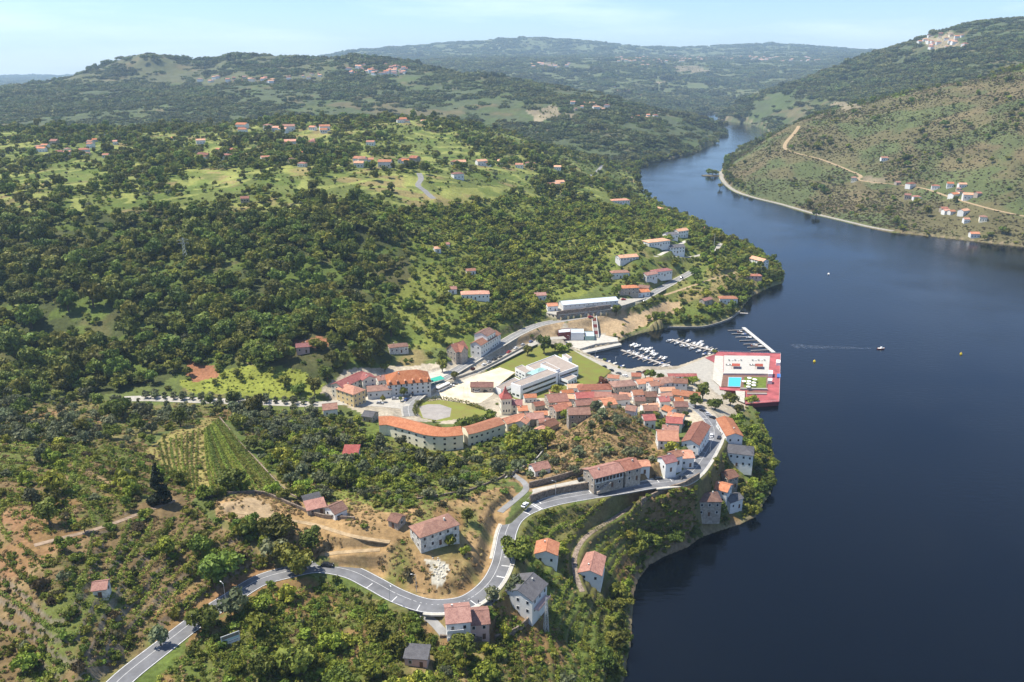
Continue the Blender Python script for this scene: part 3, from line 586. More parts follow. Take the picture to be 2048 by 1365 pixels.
wall('1335,656 1375,657 1412,655 1457,641 1480,625', 1.6, 0.8, 'river_wall', embm, 'pale stone river wall under the green bank')
wall('905,760 960,742 1010,716 1055,692', 1.6, 0.5, 'stone_wall', embm, 'pale wall along the upper edge of the school lawn')
# ------------------------------------------------------------------ BUILDINGS
HOUSE_SPOTS = []
ROOF = {'o': tile_mat('orange_tile', (.50,.20,.10), (.33,.125,.075), (.58,.29,.17)), 'r': tile_mat('red_tile', (.33,.14,.095), (.18,.08,.06), (.42,.21,.145)), 'b': tile_mat('weathered_tile', (.27,.13,.085), (.15,.075,.055), (.36,.20,.13)),
        'p': tile_mat('crimson_tile', (.33,.105,.09), (.21,.06,.06), (.42,.17,.14)), 'g': tile_mat('grey_slate', (.13,.125,.13), (.09,.085,.09), (.18,.175,.18)), 'm': mat('metal_roof', (.50,.54,.58), 0.45, 0.08, 0.3, 0.5), 'k': mat('light_tile', (.60,.33,.20), 0.85, 0.2, 0.6)}
WALL = {'w': mat('white_render', (.72,.71,.67), 0.85, 0.06, 0.5), 'c': mat('cream_render', (.78,.72,.56), 0.85, 0.07, 0.5), 's': mat('granite_wall', (.40,.345,.28), 0.95, 0.3, 1.0, 0.2, 0.1), 'y': mat('yellow_render', (.68,.52,.26), 0.85, 0.08, 0.5), 'n': mat('pink_render', (.62,.42,.36), 0.85, 0.08, 0.5), 'd': mat('stained_render', (.62,.59,.52), 0.9, 0.3, 0.8)}
glass = mat('window_glass', (.025,.03,.04), 0.12, 0.3, 0.8, 0.6); frame_w = mat('window_frame', (.75,.74,.70), 0.6, 0.05, 1.0); doorm = mat('wood_door', (.14,.07,.04), 0.7, 0.2, 2.0); darkm = mat('dark_metal', (.05,.05,.055), 0.5, 0.2, 1.0)
def gable_shapes(L, W, H, R, kind, ov=0.45, sink=4.5):
    l, w_ = L/2, W/2; wb = MB(); rb = MB()
    if kind == 'gable':
        v = [(-l,-w_,-sink),(l,-w_,-sink),(l,w_,-sink),(-l,w_,-sink),(-l,-w_,H),(l,-w_,H),(l,w_,H),(-l,w_,H),(-l,0,H+R-.05),(l,0,H+R-.05)]
        wb.add(v, [(0,3,2,1),(0,1,5,4),(2,3,7,6),(1,2,6,9,5),(3,0,4,8,7),(4,5,9,8),(6,7,8,9)])
        k = R/w_; e = ov; th = 0.22
        for s in (-1, 1):
            a = [(-l-e, 0, H+R), (l+e, 0, H+R), (l+e, s*(w_+e), H-k*e), (-l-e, s*(w_+e), H-k*e)]
            vv = a+[(p[0], p[1], p[2]+th) for p in a]; rb.add(vv, [(0,1,2,3),(7,6,5,4),(0,4,5,1),(1,5,6,2),(2,6,7,3),(3,7,4,0)])
        rb.tube((-l-e, 0, H+R+.2), (l+e, 0, H+R+.2), 0.16, None, 5)
    elif kind == 'hip':
        wb.box(-l, l, -w_, w_, -sink, H)
        e = ov; i = max(0.05, l-w_*0.9); k = 0.25
        v = [(-l-e,-w_-e,H-.12),(l+e,-w_-e,H-.12),(l+e,w_+e,H-.12),(-l-e,w_+e,H-.12),(-l-e,-w_-e,H+.12),(l+e,-w_-e,H+.12),(l+e,w_+e,H+.12),(-l-e,w_+e,H+.12),(-i,0,H+R),(i,0,H+R)]
        rb.add(v, [(0,3,2,1),(0,1,5,4),(1,2,6,5),(2,3,7,6),(3,0,4,7),(4,5,9,8),(5,6,9),(6,7,8,9),(7,4,8)])
    elif kind == 'shed':
        v = [(-l,-w_,-sink),(l,-w_,-sink),(l,w_,-sink),(-l,w_,-sink),(-l,-w_,H),(l,-w_,H),(l,w_,H+R),(-l,w_,H+R)]
        wb.add(v, [(0,3,2,1),(4,5,6,7),(0,1,5,4),(1,2,6,5),(2,3,7,6),(3,0,4,7)])
        a = [(-l-ov,-w_-ov,H-.02-R/W*ov),(l+ov,-w_-ov,H-.02-R/W*ov),(l+ov,w_+ov,H+R+.06),(-l-ov,w_+ov,H+R+.06)]
        rb.add(a+[(p[0],p[1],p[2]+.2) for p in a], [(3,2,1,0),(4,5,6,7),(0,1,5,4),(1,2,6,5),(2,3,7,6),(3,0,4,7)])
    else:
        wb.box(-l, l, -w_, w_, -sink, H)
        rb.box(-l+.3, l-.3, -w_+.3, w_-.3, H+.004, H+.05)
        for x0, x1, y0, y1 in ((-l-.05,l+.05,-w_-.05,-w_+.3),(-l-.05,l+.05,w_-.3,w_+.05),(-l-.05,-l+.3,-w_+.3,w_-.3),(l-.3,l+.05,-w_+.3,w_-.3)): wb.box(x0, x1, y0, y1, H, H+.55)
    return wb, rb
WINS = {}
def win_data(w_, h):
    if (w_, h) not in WINS:
        WINS[(w_, h)] = (MB().box(-w_/2, w_/2, -.05, .05, 0, h).data('window', glass), MB().box(-w_/2-.12, w_/2+.12, -.04, .04, -.1, 0).box(-w_/2-.12, w_/2+.12, -.04, .04, h, h+.1).box(-w_/2-.12, -w_/2, -.04, .04, 0, h).box(w_/2, w_/2+.12, -.04, .04, 0, h).data('frame', frame_w))
    return WINS[(w_, h)]
def put_window(par, x, y, z, ang, w_=1.0, h=1.3, name='window', fr=True):
    d = win_data(w_, h); o = link(name, d[0], par, (x, y, z), ang)
    if fr: link('frame', d[1], o)
    return o
def openings(par, L, W, H, floors, yaw, X, Y, skipdoor=False, fr=True, ww=1.0, gap=3.2, wh=1.3):
    fh = H/floors; first = True
    for ang, ln, off in ((0, L, W/2), (math.pi, L, W/2), (math.pi/2, W, L/2), (-math.pi/2, W, L/2)):
        # outward normal of this side, local: rotate (0,-1) by ang
        nx, ny = math.sin(ang), -math.cos(ang); wx = nx*math.cos(yaw)-ny*math.sin(yaw); wy = nx*math.sin(yaw)+ny*math.cos(yaw)
        if (wx*(-X)+wy*(-Y))/math.hypot(X, Y) < -0.15: continue
        n = max(1, int(ln/gap)); 
        for fl in range(floors):
            for i in range(n):
                p = (i+0.5)/n*ln-ln/2; z = fl*fh+fh*0.36
                if z+wh > H-.1: z = max(0.3, H-wh-.25)
                x = nx*(off+.03)+math.cos(ang)*p; y = ny*(off+.03)+math.sin(ang)*p
                if first and fl == 0 and i == n//2 and not skipdoor:
                    first = False; link('door', MB().box(-.55, .55, -.06, .06, -.1, 2.1).data('door', doorm), par, (x, y, 0), ang); continue
                put_window(par, x, y, z, ang, ww, wh, fr=fr)
def house(x1, y1, x2, y2, W, H, R, kind, rc, wc, label, floors=None, name='house', cat='house', group=None, chimney=True, wins=True, fr=True, sink=4.5):
    mx_, my_ = (x1+x2)/2, (y1+y2)/2; X, Y, z = hit(mx_, my_, H+R)
    for it in range(6):
        a = Vector(at_z(x1, y1, z+H+R)); b = Vector(at_z(x2, y2, z+H+R)); c = (a+b)/2; zn = float(ground(c.x, c.y)); z = z+0.6*(max(zn, 0.5)-z)
    c = (a+b)/2; L = (b-a).length; d = b-a
    if kind == 'hip': L += W*0.9
    if kind == 'flat': L = max(L, 3)
    yaw = math.atan2(d.y, d.x); L = max(L, W*0.8)
    e = empty(name, (c.x, c.y, z), yaw, label, cat, group)
    wb, rb = gable_shapes(L, W, H, R, kind, sink=sink)
    wb.build('wall', WALL[wc] if isinstance(wc, str) else wc, e); rf = rb.build('roof', ROOF[rc] if isinstance(rc, str) else rc, e)
    if chimney and kind != 'flat' and rnd.random() < .6:
        MB().box(-.28, .28, -.24, .24, -.8, .8).box(-.34, .34, -.3, .3, .8, .92).build('chimney', WALL['d'], rf, loc=(L*0.22*rnd.choice((-1, 1)), W*0.12*rnd.choice((-1, 1)), H+R*0.8))
    if wins: openings(e, L, W, H, floors or max(1, int(H/2.9)), yaw, c.x, c.y, fr=fr)
    HOUSE_SPOTS.append((c.x, c.y, max(L, W)/2+1.8)); return e, L, (c.x, c.y, z), yaw
HL = """893 1217 936 1213 10 8.4 2.3 gable r w|tall white roadside house with red tiled roof and balconies
938 1224 972 1221 9 6.2 2 gable r n|lower pink house with red roof joined to the tall white roadside house
1066 1147 1036 1180 12 7 2.6 gable g w|white house with dark grey slate roof at the road bend
1096 1078 1092 1102 9 5 1.7 gable o w|small white house with bright orange gabled roof below the road
1189 1104 1180 1141 9.5 3.8 1.8 gable r w|white cottage with faded red roof among the riverside gardens
849 1048 888 1035 9 6 2.2 hip b d|ruined white house with stained walls and faded roof in the dry field
787 1028 800 1032 5.5 3 1.4 gable b s|tiny stone hut left of the ruined house
612 1010 648 1002 5 2.8 1.2 shed r s|low shed with red roof beside the vineyard wall
662 1013 680 1005 7 3.6 1.7 gable b w|small white cottage with brown roof right of the red shed
1178 939 1236 925 10 6.6 2 gable r s|long stone house with red roof and shaded gallery above the road
1240 924 1270 917 10.5 6.2 2.2 gable r s|right half of the long stone house, with small square windows
1279 923 1295 922 6 4 1.2 gable o w|little white annex with orange roof right of the long stone house
1064 930 1094 923 7 4 1.7 gable r w|small white house with red roof standing alone beside the garden wall
1320 862 1350 863 13 6 2.6 gable o w|big white house with bright orange roof on the edge of the knoll
1326 850 1357 853 7 6.5 1.7 gable r w|white house with red roof directly behind the big orange roof
1333 834 1364 836 8 7 1.9 gable p w|tall white house with crimson roof above the lane
1338 824 1368 830 6 7 1.5 gable o w|narrow house with orange roof behind the crimson roofed house
1404 843 1381 880 9 7 2 gable r w|long white apartment house with red roof along the road curve
1324 915 1346 910 7 5 1.7 gable p w|white cottage with dark red roof below the big orange roofed house
1343 905 1358 901 6 4.5 1.4 gable b w|white cottage with brown roof between two others above the road
1360 904 1381 903 8.5 5 1.5 gable o w|white house with orange roof nearest the road curve
1449 833 1470 867 9 5 1.7 gable o w|long white house with orange roof on the river side of the road
1464 890 1489 893 11 7.5 2.4 hip g w|tall white villa with grey roof on the river bank
1447 946 1467 940 8 6 1.8 gable b s|house with brown roof behind the orange roofed riverside house
1430 963 1460 971 9 6.5 1.7 gable o w|white riverside house with orange roof and terrace
1453 996 1478 987 6 5 1.3 gable g w|grey roofed annex below the orange riverside house
1410 987 1423 987 9 8 2 hip b s|square stone tower house with brown hipped roof
1236 762 1256 760 10 6 2.4 hip b s|old village house with brown hipped roof nearest the school lawn
1272 760 1297 757 8 5.5 1.7 gable o w|village house with orange roof at the quay, left of the pair
1298 764 1322 761 8 6 1.7 gable o w|village house with orange roof at the quay, right of the pair
1326 755 1343 753 10 7 2.4 hip b w|tall white quay house with brown hipped roof
1347 757 1374 758 8 7 1.8 gable b w|long white quay house with brown roof
1346 779 1400 786 9 4 1.7 gable o s|long low building with orange roof on the seaward side of the village
1265 781 1284 780 8 6 1.8 gable o w|white gabled village house with light red roof
1289 784 1312 784 8 5 1.8 gable b s|village house with brown roof beside the small gardens
1229 790 1246 789 8 5 2 hip b w|brown hipped village house left of the blue pool
1207 800 1224 798 10 4.6 1.4 gable o c|village house with bright orange flat pitched roof beside the knoll
1257 811 1270 813 7 4.6 1.6 gable b w|small white house with brown roof right of the blue pool
1288 811 1314 811 8 5 1.8 gable b s|stone house with brown roof in the village gardens
1318 794 1336 793 8 5 1.7 gable p w|white village house with dark red roof above the gardens
1348 804 1374 804 8 5 1.6 gable r s|village house with red roof beside the upper lane
1351 795 1364 795 6 5 1.3 gable o w|small orange roofed house behind the lane
1331 811 1346 817 7 5 1.5 gable o w|orange roofed house at the top of the lane
1286 830 1308 829 8 5 1.8 gable p w|white house with crimson roof behind the knoll
1151 786 1188 784 9 6 2 gable p w|long crimson roofed house in the middle of the old village
1190 784 1222 785 9 6 2 gable r w|red roofed village house with two white chimneys
1169 769 1208 768 10 5 2.2 hip r w|long white house with hipped red roof facing the school
1094 790 1132 787 13 6 2.6 gable r s|large old house with broad red roof near the church tower
1037 813 1052 812 7 6 1.6 gable o c|small orange roofed house beside the church tower
1024 800 1043 800 8 6 1.8 gable p c|red roofed house right behind the church tower
1007 838 1046 827 8 5.5 1.8 gable o c|long cream house with orange roof joining the long cream building
1053 827 1086 826 9 5 1.9 gable r s|red roofed house at the edge of the green slope
1087 846 1108 837 8 5 1.8 gable b s|brown roofed stone house above the black green tree
1041 842 1049 833 7 5 1.6 gable o w|tall narrow white house with orange gable on the green slope
1076 858 1090 852 7 4 1.4 gable o w|small orange roofed cottage left of the black green tree
1106 812 1132 807 9 6 1.9 gable r s|old red roofed house in the second village row
1136 816 1178 815 10 7 2.2 gable b s|big old granite house with brown roof above the knoll
1151 801 1184 799 8 6 1.8 gable r s|old red roofed house behind the granite house
1184 797 1202 795 8 5 1.6 gable r w|village house with red roof left of the bright orange one
673 766 724 743 10 9 2.2 gable p c|long cream hotel wing with crimson roof against the wood
1336 748 1392 748 5 2.6 1 gable p w|low row of red roofed stalls behind the white quay houses
729 745 738 753 9 9.5 2 gable p c|end block of the cream hotel with crimson roof
693 768 708 773 10 9.5 3 hip o y|yellow hotel block with orange hipped roof
734 773 781 769 9 5 2 gable b w|low white house with brown roof and garage doors on the square
753 753 777 749 8 5 1.8 gable r w|white house with red roof behind the low white house
645 809 673 806 9 5 2 gable b w|small house with dark red roof left of the village square
730 822 750 825 8 4 1.6 gable g s|grey roofed house below the village square
942 765 986 765 8 4 1.8 gable r s|stone barn with red roof standing in the car park
1228 398 1252 397 9 4.5 2 hip o w|white house with orange roof at the far shore bend
1316 414 1340 420 9 4.5 1.8 gable k w|pale house with light orange roof on the far shore
1393 452 1412 455 8 4 1.8 gable o w|orange roofed house at the water edge of the cape
1300 479 1325 476 12 5 2 hip k w|broad white villa with light tiled roof on the cape
1352 459 1372 456 8 7 1.8 gable k w|tall white villa at the top of the cape
1330 466 1352 464 9 5 1.8 gable g w|white villa with grey roof on the cape
1337 494 1366 492 9 6 2 gable g w|white house with dark roof beside the cape drive
1236 511 1272 508 11 3.6 1.6 gable k w|low white bungalow with light orange roof on the green slope
1229 541 1250 540 7.5 5 1.8 hip o w|white cottage with orange roof standing in the gardens
1288 546 1310 542 8 5 1.8 gable r w|white house with red roof below the bungalow
1311 539 1334 536 8 5 1.8 hip p w|house with bright red hipped roof next to the street
1246 571 1268 570 8 6 1.8 hip o s|two storey granite house with orange roof right of the warehouse
1272 580 1296 578 9 4.4 1.6 gable o w|orange roofed house at the street junction
1278 570 1299 572 7 5 1.4 gable b s|brown roofed house behind the orange one at the street junction
1505 512 1532 519 9 6 2 gable k w|white villa with light tiled roof at the tip of the cape
1499 548 1516 548 7 3 1.5 hip r n|small red roofed boathouse below the cape villa
1446 592 1466 592 8 5 1.8 hip o w|white house with orange roof above the river wall
1404 598 1420 594 6 3.4 1.4 gable r s|small stone house with red roof above the green bank
1094 607 1114 606 7 4.6 1.7 gable o w|small white house with orange roof left of the warehouse
1069 586 1091 585 7 4.4 1.7 gable r w|pale house with red roof above the warehouse
932 582 968 581 9 4.4 2 hip o w|white bungalow with orange roof alone on the green slope
897 574 912 573 6 3.6 1.5 gable r w|small white house with red roof left of the lone bungalow
932 538 950 537 6 3.4 1.4 gable b w|tiny white house with brown roof above the lone bungalow
868 494 880 493 6 3.4 1.4 gable k w|pale cottage high on the green slope
888 486 897 485 5 3.2 1.3 gable r w|tiny white cottage highest on the green slope
786 688 806 686 7 4.4 1.8 hip b d|grey cottage with brown roof hidden in the wood
592 688 618 686 7 4.2 1.6 gable p n|red roofed cottage on the bare red slope
688 897 717 897 7 3.2 1.4 shed p w|low shed with bright red roof among the olive trees
189 1165 212 1162 5 3 1.3 gable r d|tiny red roofed hut on the lower left terraces
812 1300 856 1303 5 3.4 1 shed g n|low shed with brown roof and pink pillars at the bottom edge"""
for ln in HL.split('\n'):
    a, lab = ln.split('|'); a = a.split(); f = list(map(float, a[:7]))
    e, L, c, yw = house(*f[:4], f[4], f[5], f[6], a[7], a[8], a[9], lab, chimney=('shed' not in a[7] and 'hut' not in lab), fr=(f[1] > 560))
    if lab.startswith('tall white roadside'):
        for zz in (2.7, 5.5): MB().box(-L/2, L*.2, -f[4]/2-1.4, -f[4]/2-.1, zz-.15, zz).box(-L/2, L*.2, -f[4]/2-1.4, -f[4]/2-1.28, zz, zz+.95).build('balcony', WALL['w'], e)
    if lab.startswith('long stone house'):
        g_ = MB().box(-L/2+.4, L/2-.4, -f[4]/2-.07, -f[4]/2+.02, 3.5, 5.9).build('gallery', mat('recess_shade', (.07,.045,.035), .9, .2, 1), e)  # dark brown band on the wall face; its colour paints the gallery recess's shade
        for i in range(9): MB().box(-.12, .12, -.2, .02, 0, 2.5).build('post', WALL['w'], g_, loc=(-L/2+.5+i*(L-1)/8, -f[4]/2-.06, 3.45))
        MB().box(-L/2+.3, L/2-.3, -f[4]/2-.25, -f[4]/2-.08, 3.4, 4.2).build('parapet', WALL['d'], e)
        MB().add([(0,0,-1),(7,0,-1),(7,1.4,-1),(0,1.4,-1),(0,0,0),(7,0,3.4),(7,1.4,3.4),(0,1.4,0)], [(0,3,2,1),(4,5,6,7),(0,1,5,4),(1,2,6,5),(2,3,7,6),(3,0,4,7)]).build('outer_stair', WALL['s'], e, loc=(-L/2+1, -f[4]/2-1.7, 0))
    if lab.startswith('white house with dark grey'):
        MB().box(-L/2+1, L/2-1, f[4]/2+.1, f[4]/2+2.2, 2.6, 2.8).box(-L/2+1, L/2-1, f[4]/2+2.1, f[4]/2+2.2, 2.8, 3.7).build('balcony', WALL['n'], e)
house(608, 999, 640, 991, 5, 2.8, 0.8, 'shed', 'g', 's', 'dark roofed lean-to behind the red shed', chimney=False)
# grand hotel with dormers
e, L, c, yw = house(797, 742, 833, 739, 18, 8, 6.0, 'hip', 'o', 'w', 'large white hotel with tall orange roof and a row of dormers', name='hotel', cat='hotel', floors=3)
for i in range(6):
    d = MB().box(-.6, .6, -1.3, 1.0, 0, 1.5).add([(-.8,-1.5,1.5),(.8,-1.5,1.5),(.8,1.2,1.5),(-.8,1.2,1.5),(0,-1.5,2.2),(0,1.2,2.2)], [(0,1,4),(2,3,5),(1,2,5,4),(3,0,4,5)]).build('dormer', ROOF['o'], e, loc=(-L/2+1.5+i*(L-3)/5, -8.0, 8.5))
    put_window(d, 0, -1.33, .3, 0, .8, 1.0, fr=False)
# long mansion by the street: stepped block with a taller middle
e, L, c, yw = house(951, 684, 991, 661, 9, 8.5, 2.2, 'gable', 'b', 'w', 'long white mansion with brown roof and tall arched windows along the street', name='mansion', cat='mansion', floors=2)
wb, rb = gable_shapes(L*0.42, 11, 12.5, 2.4, 'gable'); t = wb.build('wing', WALL['w'], e, loc=(L*0.05, 1.5, 0)); rb.build('roof', ROOF['b'], t)
for i in range(4): put_window(t, -L*.16+i*L*.107, -5.56, 9.2, 0, .9, 1.5)
e, L, c, yw = house(902, 690, 926, 682, 10, 7, 4.4, 'gable', 'r', 's', 'old villa with steep brown red roof and front gable beside the street', name='villa', cat='villa', floors=2)
wb, rb = gable_shapes(9, 6, 7, 3.6, 'gable'); t = wb.build('gable_wing', WALL['s'], e, loc=(0, -3, 0), rz=math.pi/2); rb.build('roof', ROOF['r'], t)
# white warehouse
e, L, c, yw = house(1122, 603, 1231, 594, 12, 5.2, 1.7, 'gable', 'm', 'w', 'long white warehouse with pale metal roof above the street', name='warehouse', cat='warehouse', wins=False, chimney=False)
for i in range(12): put_window(e, -L/2+2.5+i*(L-5)/11, -6.03, 3.4, 0, .7, .6, fr=False)
MB().box(-4.5, 4.5, -.06, .06, 0, 2.9).build('shutter_door', mat('grey_shutter', (.42,.44,.43), .6, .1, .8), e, loc=(0, -6.04, 0))
# church tower with pyramid roof
X, Y, z = hit(1011, 826); z = float(ground(X, Y)); e = empty('church', (X, Y, z), 0.2, 'cream church tower with steep red pyramid roof in the old village', 'church')
MB().box(-3.2, 3.2, -3.2, 3.2, -3, 10.5).box(-3.5, 3.5, -3.5, 3.5, 10.5, 10.9).build('tower', WALL['c'], e)
MB().add([(-3.8,-3.8,10.9),(3.8,-3.8,10.9),(3.8,3.8,10.9),(-3.8,3.8,10.9),(-1.6,-1.6,13.6),(1.6,-1.6,13.6),(1.6,1.6,13.6),(-1.6,1.6,13.6),(0,0,18.5)], [(0,3,2,1),(0,1,5,4),(1,2,6,5),(2,3,7,6),(3,0,4,7),(4,5,8),(5,6,8),(6,7,8),(7,4,8)]).build('roof', ROOF['p'], e)
for a in (-1.7, 0, 1.7):
    for zz in (2, 7.2): put_window(e, a, -3.24, zz, 0, .8, 1.6); put_window(e, -3.24, a, zz, -math.pi/2, .8, 1.6)
HOUSE_SPOTS.append((X, Y, 6))
for _p in ((322,1010,9),(595,1150,7),(1030,1118,7)): _h = hit(_p[0], _p[1]); HOUSE_SPOTS.append((_h[0], _h[1], _p[2]))
# long cream building with a curved orange roof, built along a bent ridge
def bent_house(s, W, H, R, label, name, rc, wc, floors, win_from=0):
    Q = []
    for x, y in pts(s):
        X, Y, z = hit(x, y, H+R); Q.append([X, Y, z])
    Q = np.array(Q); zb = float(np.median(Q[:, 2])); Q = np.array([at_z(x, y, zb+H+R) for x, y in pts(s)]); Q = spline(Q, 4.0); T, Nn = frame(Q); n = len(Q); o0 = Q[0].copy()
    e = empty(name, (o0[0], o0[1], zb), 0, label, 'building')
    def ring(off, h): return [(Q[i, 0]-o0[0]+Nn[i, 0]*off, Q[i, 1]-o0[1]+Nn[i, 1]*off, h) for i in range(n)]
    def loft(rings, name, m, par):
        v = sum(rings, []); f = []; k = len(rings)
        for r in range(k):
            a, b = r*n, ((r+1) % k)*n
            for i in range(n-1): f.append((a+i, b+i, b+i+1, a+i+1))
        f.append(tuple(r*n for r in range(k))); f.append(tuple(r*n+n-1 for r in range(k-1, -1, -1)))
        me = mesh_data(name, v, f, m); return link(name, me, par)
    loft([ring(W/2, -5), ring(W/2, H), ring(0, H+R-.1), ring(-W/2, H), ring(-W/2, -5)], 'wall', WALL[wc], e)
    k = R/(W/2); ov = .5
    loft([ring(W/2+ov, H-k*ov), ring(W/2+ov, H-k*ov+.25), ring(0, H+R+.25), ring(-W/2-ov, H-k*ov+.25), ring(-W/2-ov, H-k*ov), ring(0, H+R)], 'roof', ROOF[rc], e)
    for i in range(1+win_from, n-1):
        for fl in range(floors):
            for side in (-1, 1):
                nx, ny = Nn[i]*side
                if nx*-Q[i, 0]+ny*-Q[i, 1] < 0: continue
                put_window(e, Q[i, 0]-o0[0]+nx*(W/2+.04), Q[i, 1]-o0[1]+ny*(W/2+.04), 0.9+fl*H/floors, math.atan2(nx, -ny), 1.3, 1.1, fr=False)
    for q in Q[::2]: HOUSE_SPOTS.append((q[0], q[1], W/2+3))
    return e
bent_house('757,834 780,833 802,838 830,845 858,853 890,856 922,853', 11, 9.5, 2.6, 'long cream three storey building with a bent orange roof', 'spa_building', 'o', 'c', 3, 3)
bent_house('930,856 945,853 965,847 1000,836', 10, 8.0, 1.8, 'cream wing with orange roof stepping up towards the church', 'spa_wing', 'o', 'c', 2)
# flat roofed blocks given by the four corners of their roof
tan = mat('gravel_roof', (.33,.275,.23), .95, .1, .3); wwhite = mat('school_white', (.84,.84,.82), .7, .04, .4); atri = mat('atrium_glass', (.30,.48,.44), .15, .15, .5, .6); redp = mat('red_panel', (.20,.05,.045), .7, .1, .6)
def block(par, s, zt, h, wm=wwhite, rm=tan, name='block', par_h=.5, o=(0, 0, 0)):
    q = [Vector(at_z(x, y, zt)) for x, y in pts(s)]; c = sum(q, Vector())/len(q)
    P2 = [((p.x-o[0]), (p.y-o[1])) for p in q]
    w_ = MB().prism(P2, zt-h-3-o[2], zt-o[2]); cc = (c.x-o[0], c.y-o[1])
    ins = [(cc[0]+(p[0]-cc[0])*.97, cc[1]+(p[1]-cc[1])*.97) for p in P2]; n = len(P2)
    for i in range(n):
        a, b = P2[i], P2[(i+1) % n]; ia, ib = ins[i], ins[(i+1) % n]; w_.prism([a, b, ib, ia], zt-o[2]-.01, zt-o[2]+par_h)
    b_ = w_.build(name, wm, par); MB().prism(ins, zt-o[2]+.005, zt-o[2]+.06).build('roof_deck', rm, b_)
    HOUSE_SPOTS.append((c.x, c.y, max((p-c).length for p in q)*0.8)); return b_, q
def row(par, a, b, n, z, w_, h, o, name='window', f0=.06, f1=.94):
    d = (b-a); nrm = Vector((d.y, -d.x, 0)).normalized()
    if nrm.dot(Vector((-a.x, -a.y, 0))) < 0: nrm = -nrm
    ang = math.atan2(nrm.x, -nrm.y)
    for i in range(n):
        p = a+d*(f0+(f1-f0)*(i+.5)/n)+nrm*.05; put_window(par, p.x-o[0], p.y-o[1], z-o[2], ang, w_, h, name, fr=False)
so = Vector(at_z(1080, 770, 7.6)); SE = empty('school', so, 0, 'large white flat roofed modern school on the lawn', 'school')
b1, q = block(SE, '1022,768 1041,774 1116,746 1096,739', 16.6, 9, o=so); row(b1, q[1], q[2], 12, 13.2, 2.6, 1.3, so); row(b1, q[1], q[2], 13, 9.6, 2.6, 1.4, so); row(b1, q[0], q[1], 2, 9.2, 2.2, 1.2, so)
b2, q = block(SE, '1052,733 1110,711 1157,734 1118,748 1088,735 1070,742', 15.2, 7.6, o=so); row(b2, q[2], q[3], 6, 12.3, 2.8, 1.2, so); row(b2, q[2], q[3], 5, 9.0, 2.8, 1.2, so)
b3, q = block(SE, '990,776 1002,781 1024,772 1040,761 1030,756', 12.0, 4.4, o=so); row(b3, q[1], q[2], 4, 9.3, 2.0, 1.3, so)
b4, q = block(SE, '1118,756 1136,763 1154,754 1137,748', 11.6, 4, o=so); row(b4, q[0], q[1], 5, 9.0, 1.6, 1.2, so); row(b4, q[1], q[2], 3, 8.2, 1.2, 1.9, so)
b5, q = block(SE, '1124,711 1132,709 1144,716 1137,719', 14.0, 6, o=so); row(b5, q[0], q[3], 2, 11, 2, 1.2, so)
b6, q = block(SE, '1030,737 1044,731 1063,741 1051,748', 13.4, 5.8, o=so); row(b6, q[0], q[3], 3, 11, 2.2, .8, so); row(b6, q[0], q[3], 3, 8.6, 2.2, .8, so)
b7, q = block(SE, '1081,729 1092,725 1120,739 1112,742', 17.4, 3, o=so)
at1 = [Vector(at_z(x, y, 14.6)) for x, y in pts('1053,747 1072,738 1092,735 1102,741 1072,752')]; mid = sum(at1, Vector())/5; v = [p-so for p in at1]+[mid-so+Vector((0, 0, 2.4))]
MB().add(v, [(i, (i+1) % 5, 5) for i in range(5)]).build('glass_roof', atri, SE)
# visitor centre at the marina: grey roof, dark red panel
vo = Vector(at_z(1142, 672, 3.2)); VE = empty('marina_building', vo, 0, 'low building with pale grey roof and dark red front at the marina', 'building')
b1, q = block(VE, '1116,659 1140,658 1141,665 1117,667', 10, 7, redp, ROOF['m'], o=vo); b2, q = block(VE, '1141,659 1167,659 1168,667 1142,667', 9.4, 3, wwhite, ROOF['m'], o=vo)
b3, q = block(VE, '1168,664 1188,664 1189,674 1170,674', 6.4, 3, atri, ROOF['m'], name='glass_hall', o=vo)
a = Vector(at_z(1117, 680, 3.2)); b = Vector(at_z(1141, 680, 3.2)); row(VE, a, b, 4, 4.0, 3.0, 1.6, vo)
# stairs from the street down to the marina
so2 = Vector(hit(1188, 633)); top = so2; bot = Vector(at_z(1193, 676, 3.3)); ST_ = empty('stairway', bot, 0, 'long straight stair with red landings from the street to the marina', 'stairs')
n = 26
for i in range(n):
    p = bot.lerp(top, i/n)-bot; d = (top-bot)/n; w_ = 1.7
    MB().box(p.x-w_, p.x+w_, p.y, p.y+d.y+.02, p.z-3.5, p.z+d.z).build('step', redp if (i//4) % 2 else conc, ST_)
for s in (-1.95, 1.95):
    MB().tube(Vector((s, 0, 1.0)), (top-bot)+Vector((s, 0, 1.0)), .12).build('handrail', frame_w, ST_)
    MB().add([(s-.15,0,-3),(s+.15,0,-3),(s+.15,top.y-bot.y,top.z-bot.z-3.2),(s-.15,top.y-bot.y,top.z-bot.z-3.2),(s-.15,0,.5),(s+.15,0,.5),(s+.15,top.y-bot.y,top.z-bot.z+.5),(s-.15,top.y-bot.y,top.z-bot.z+.5)],[(0,3,2,1),(4,5,6,7),(0,1,5,4),(1,2,6,5),(2,3,7,6),(3,0,4,7)]).build('side_wall', wwhite, ST_)
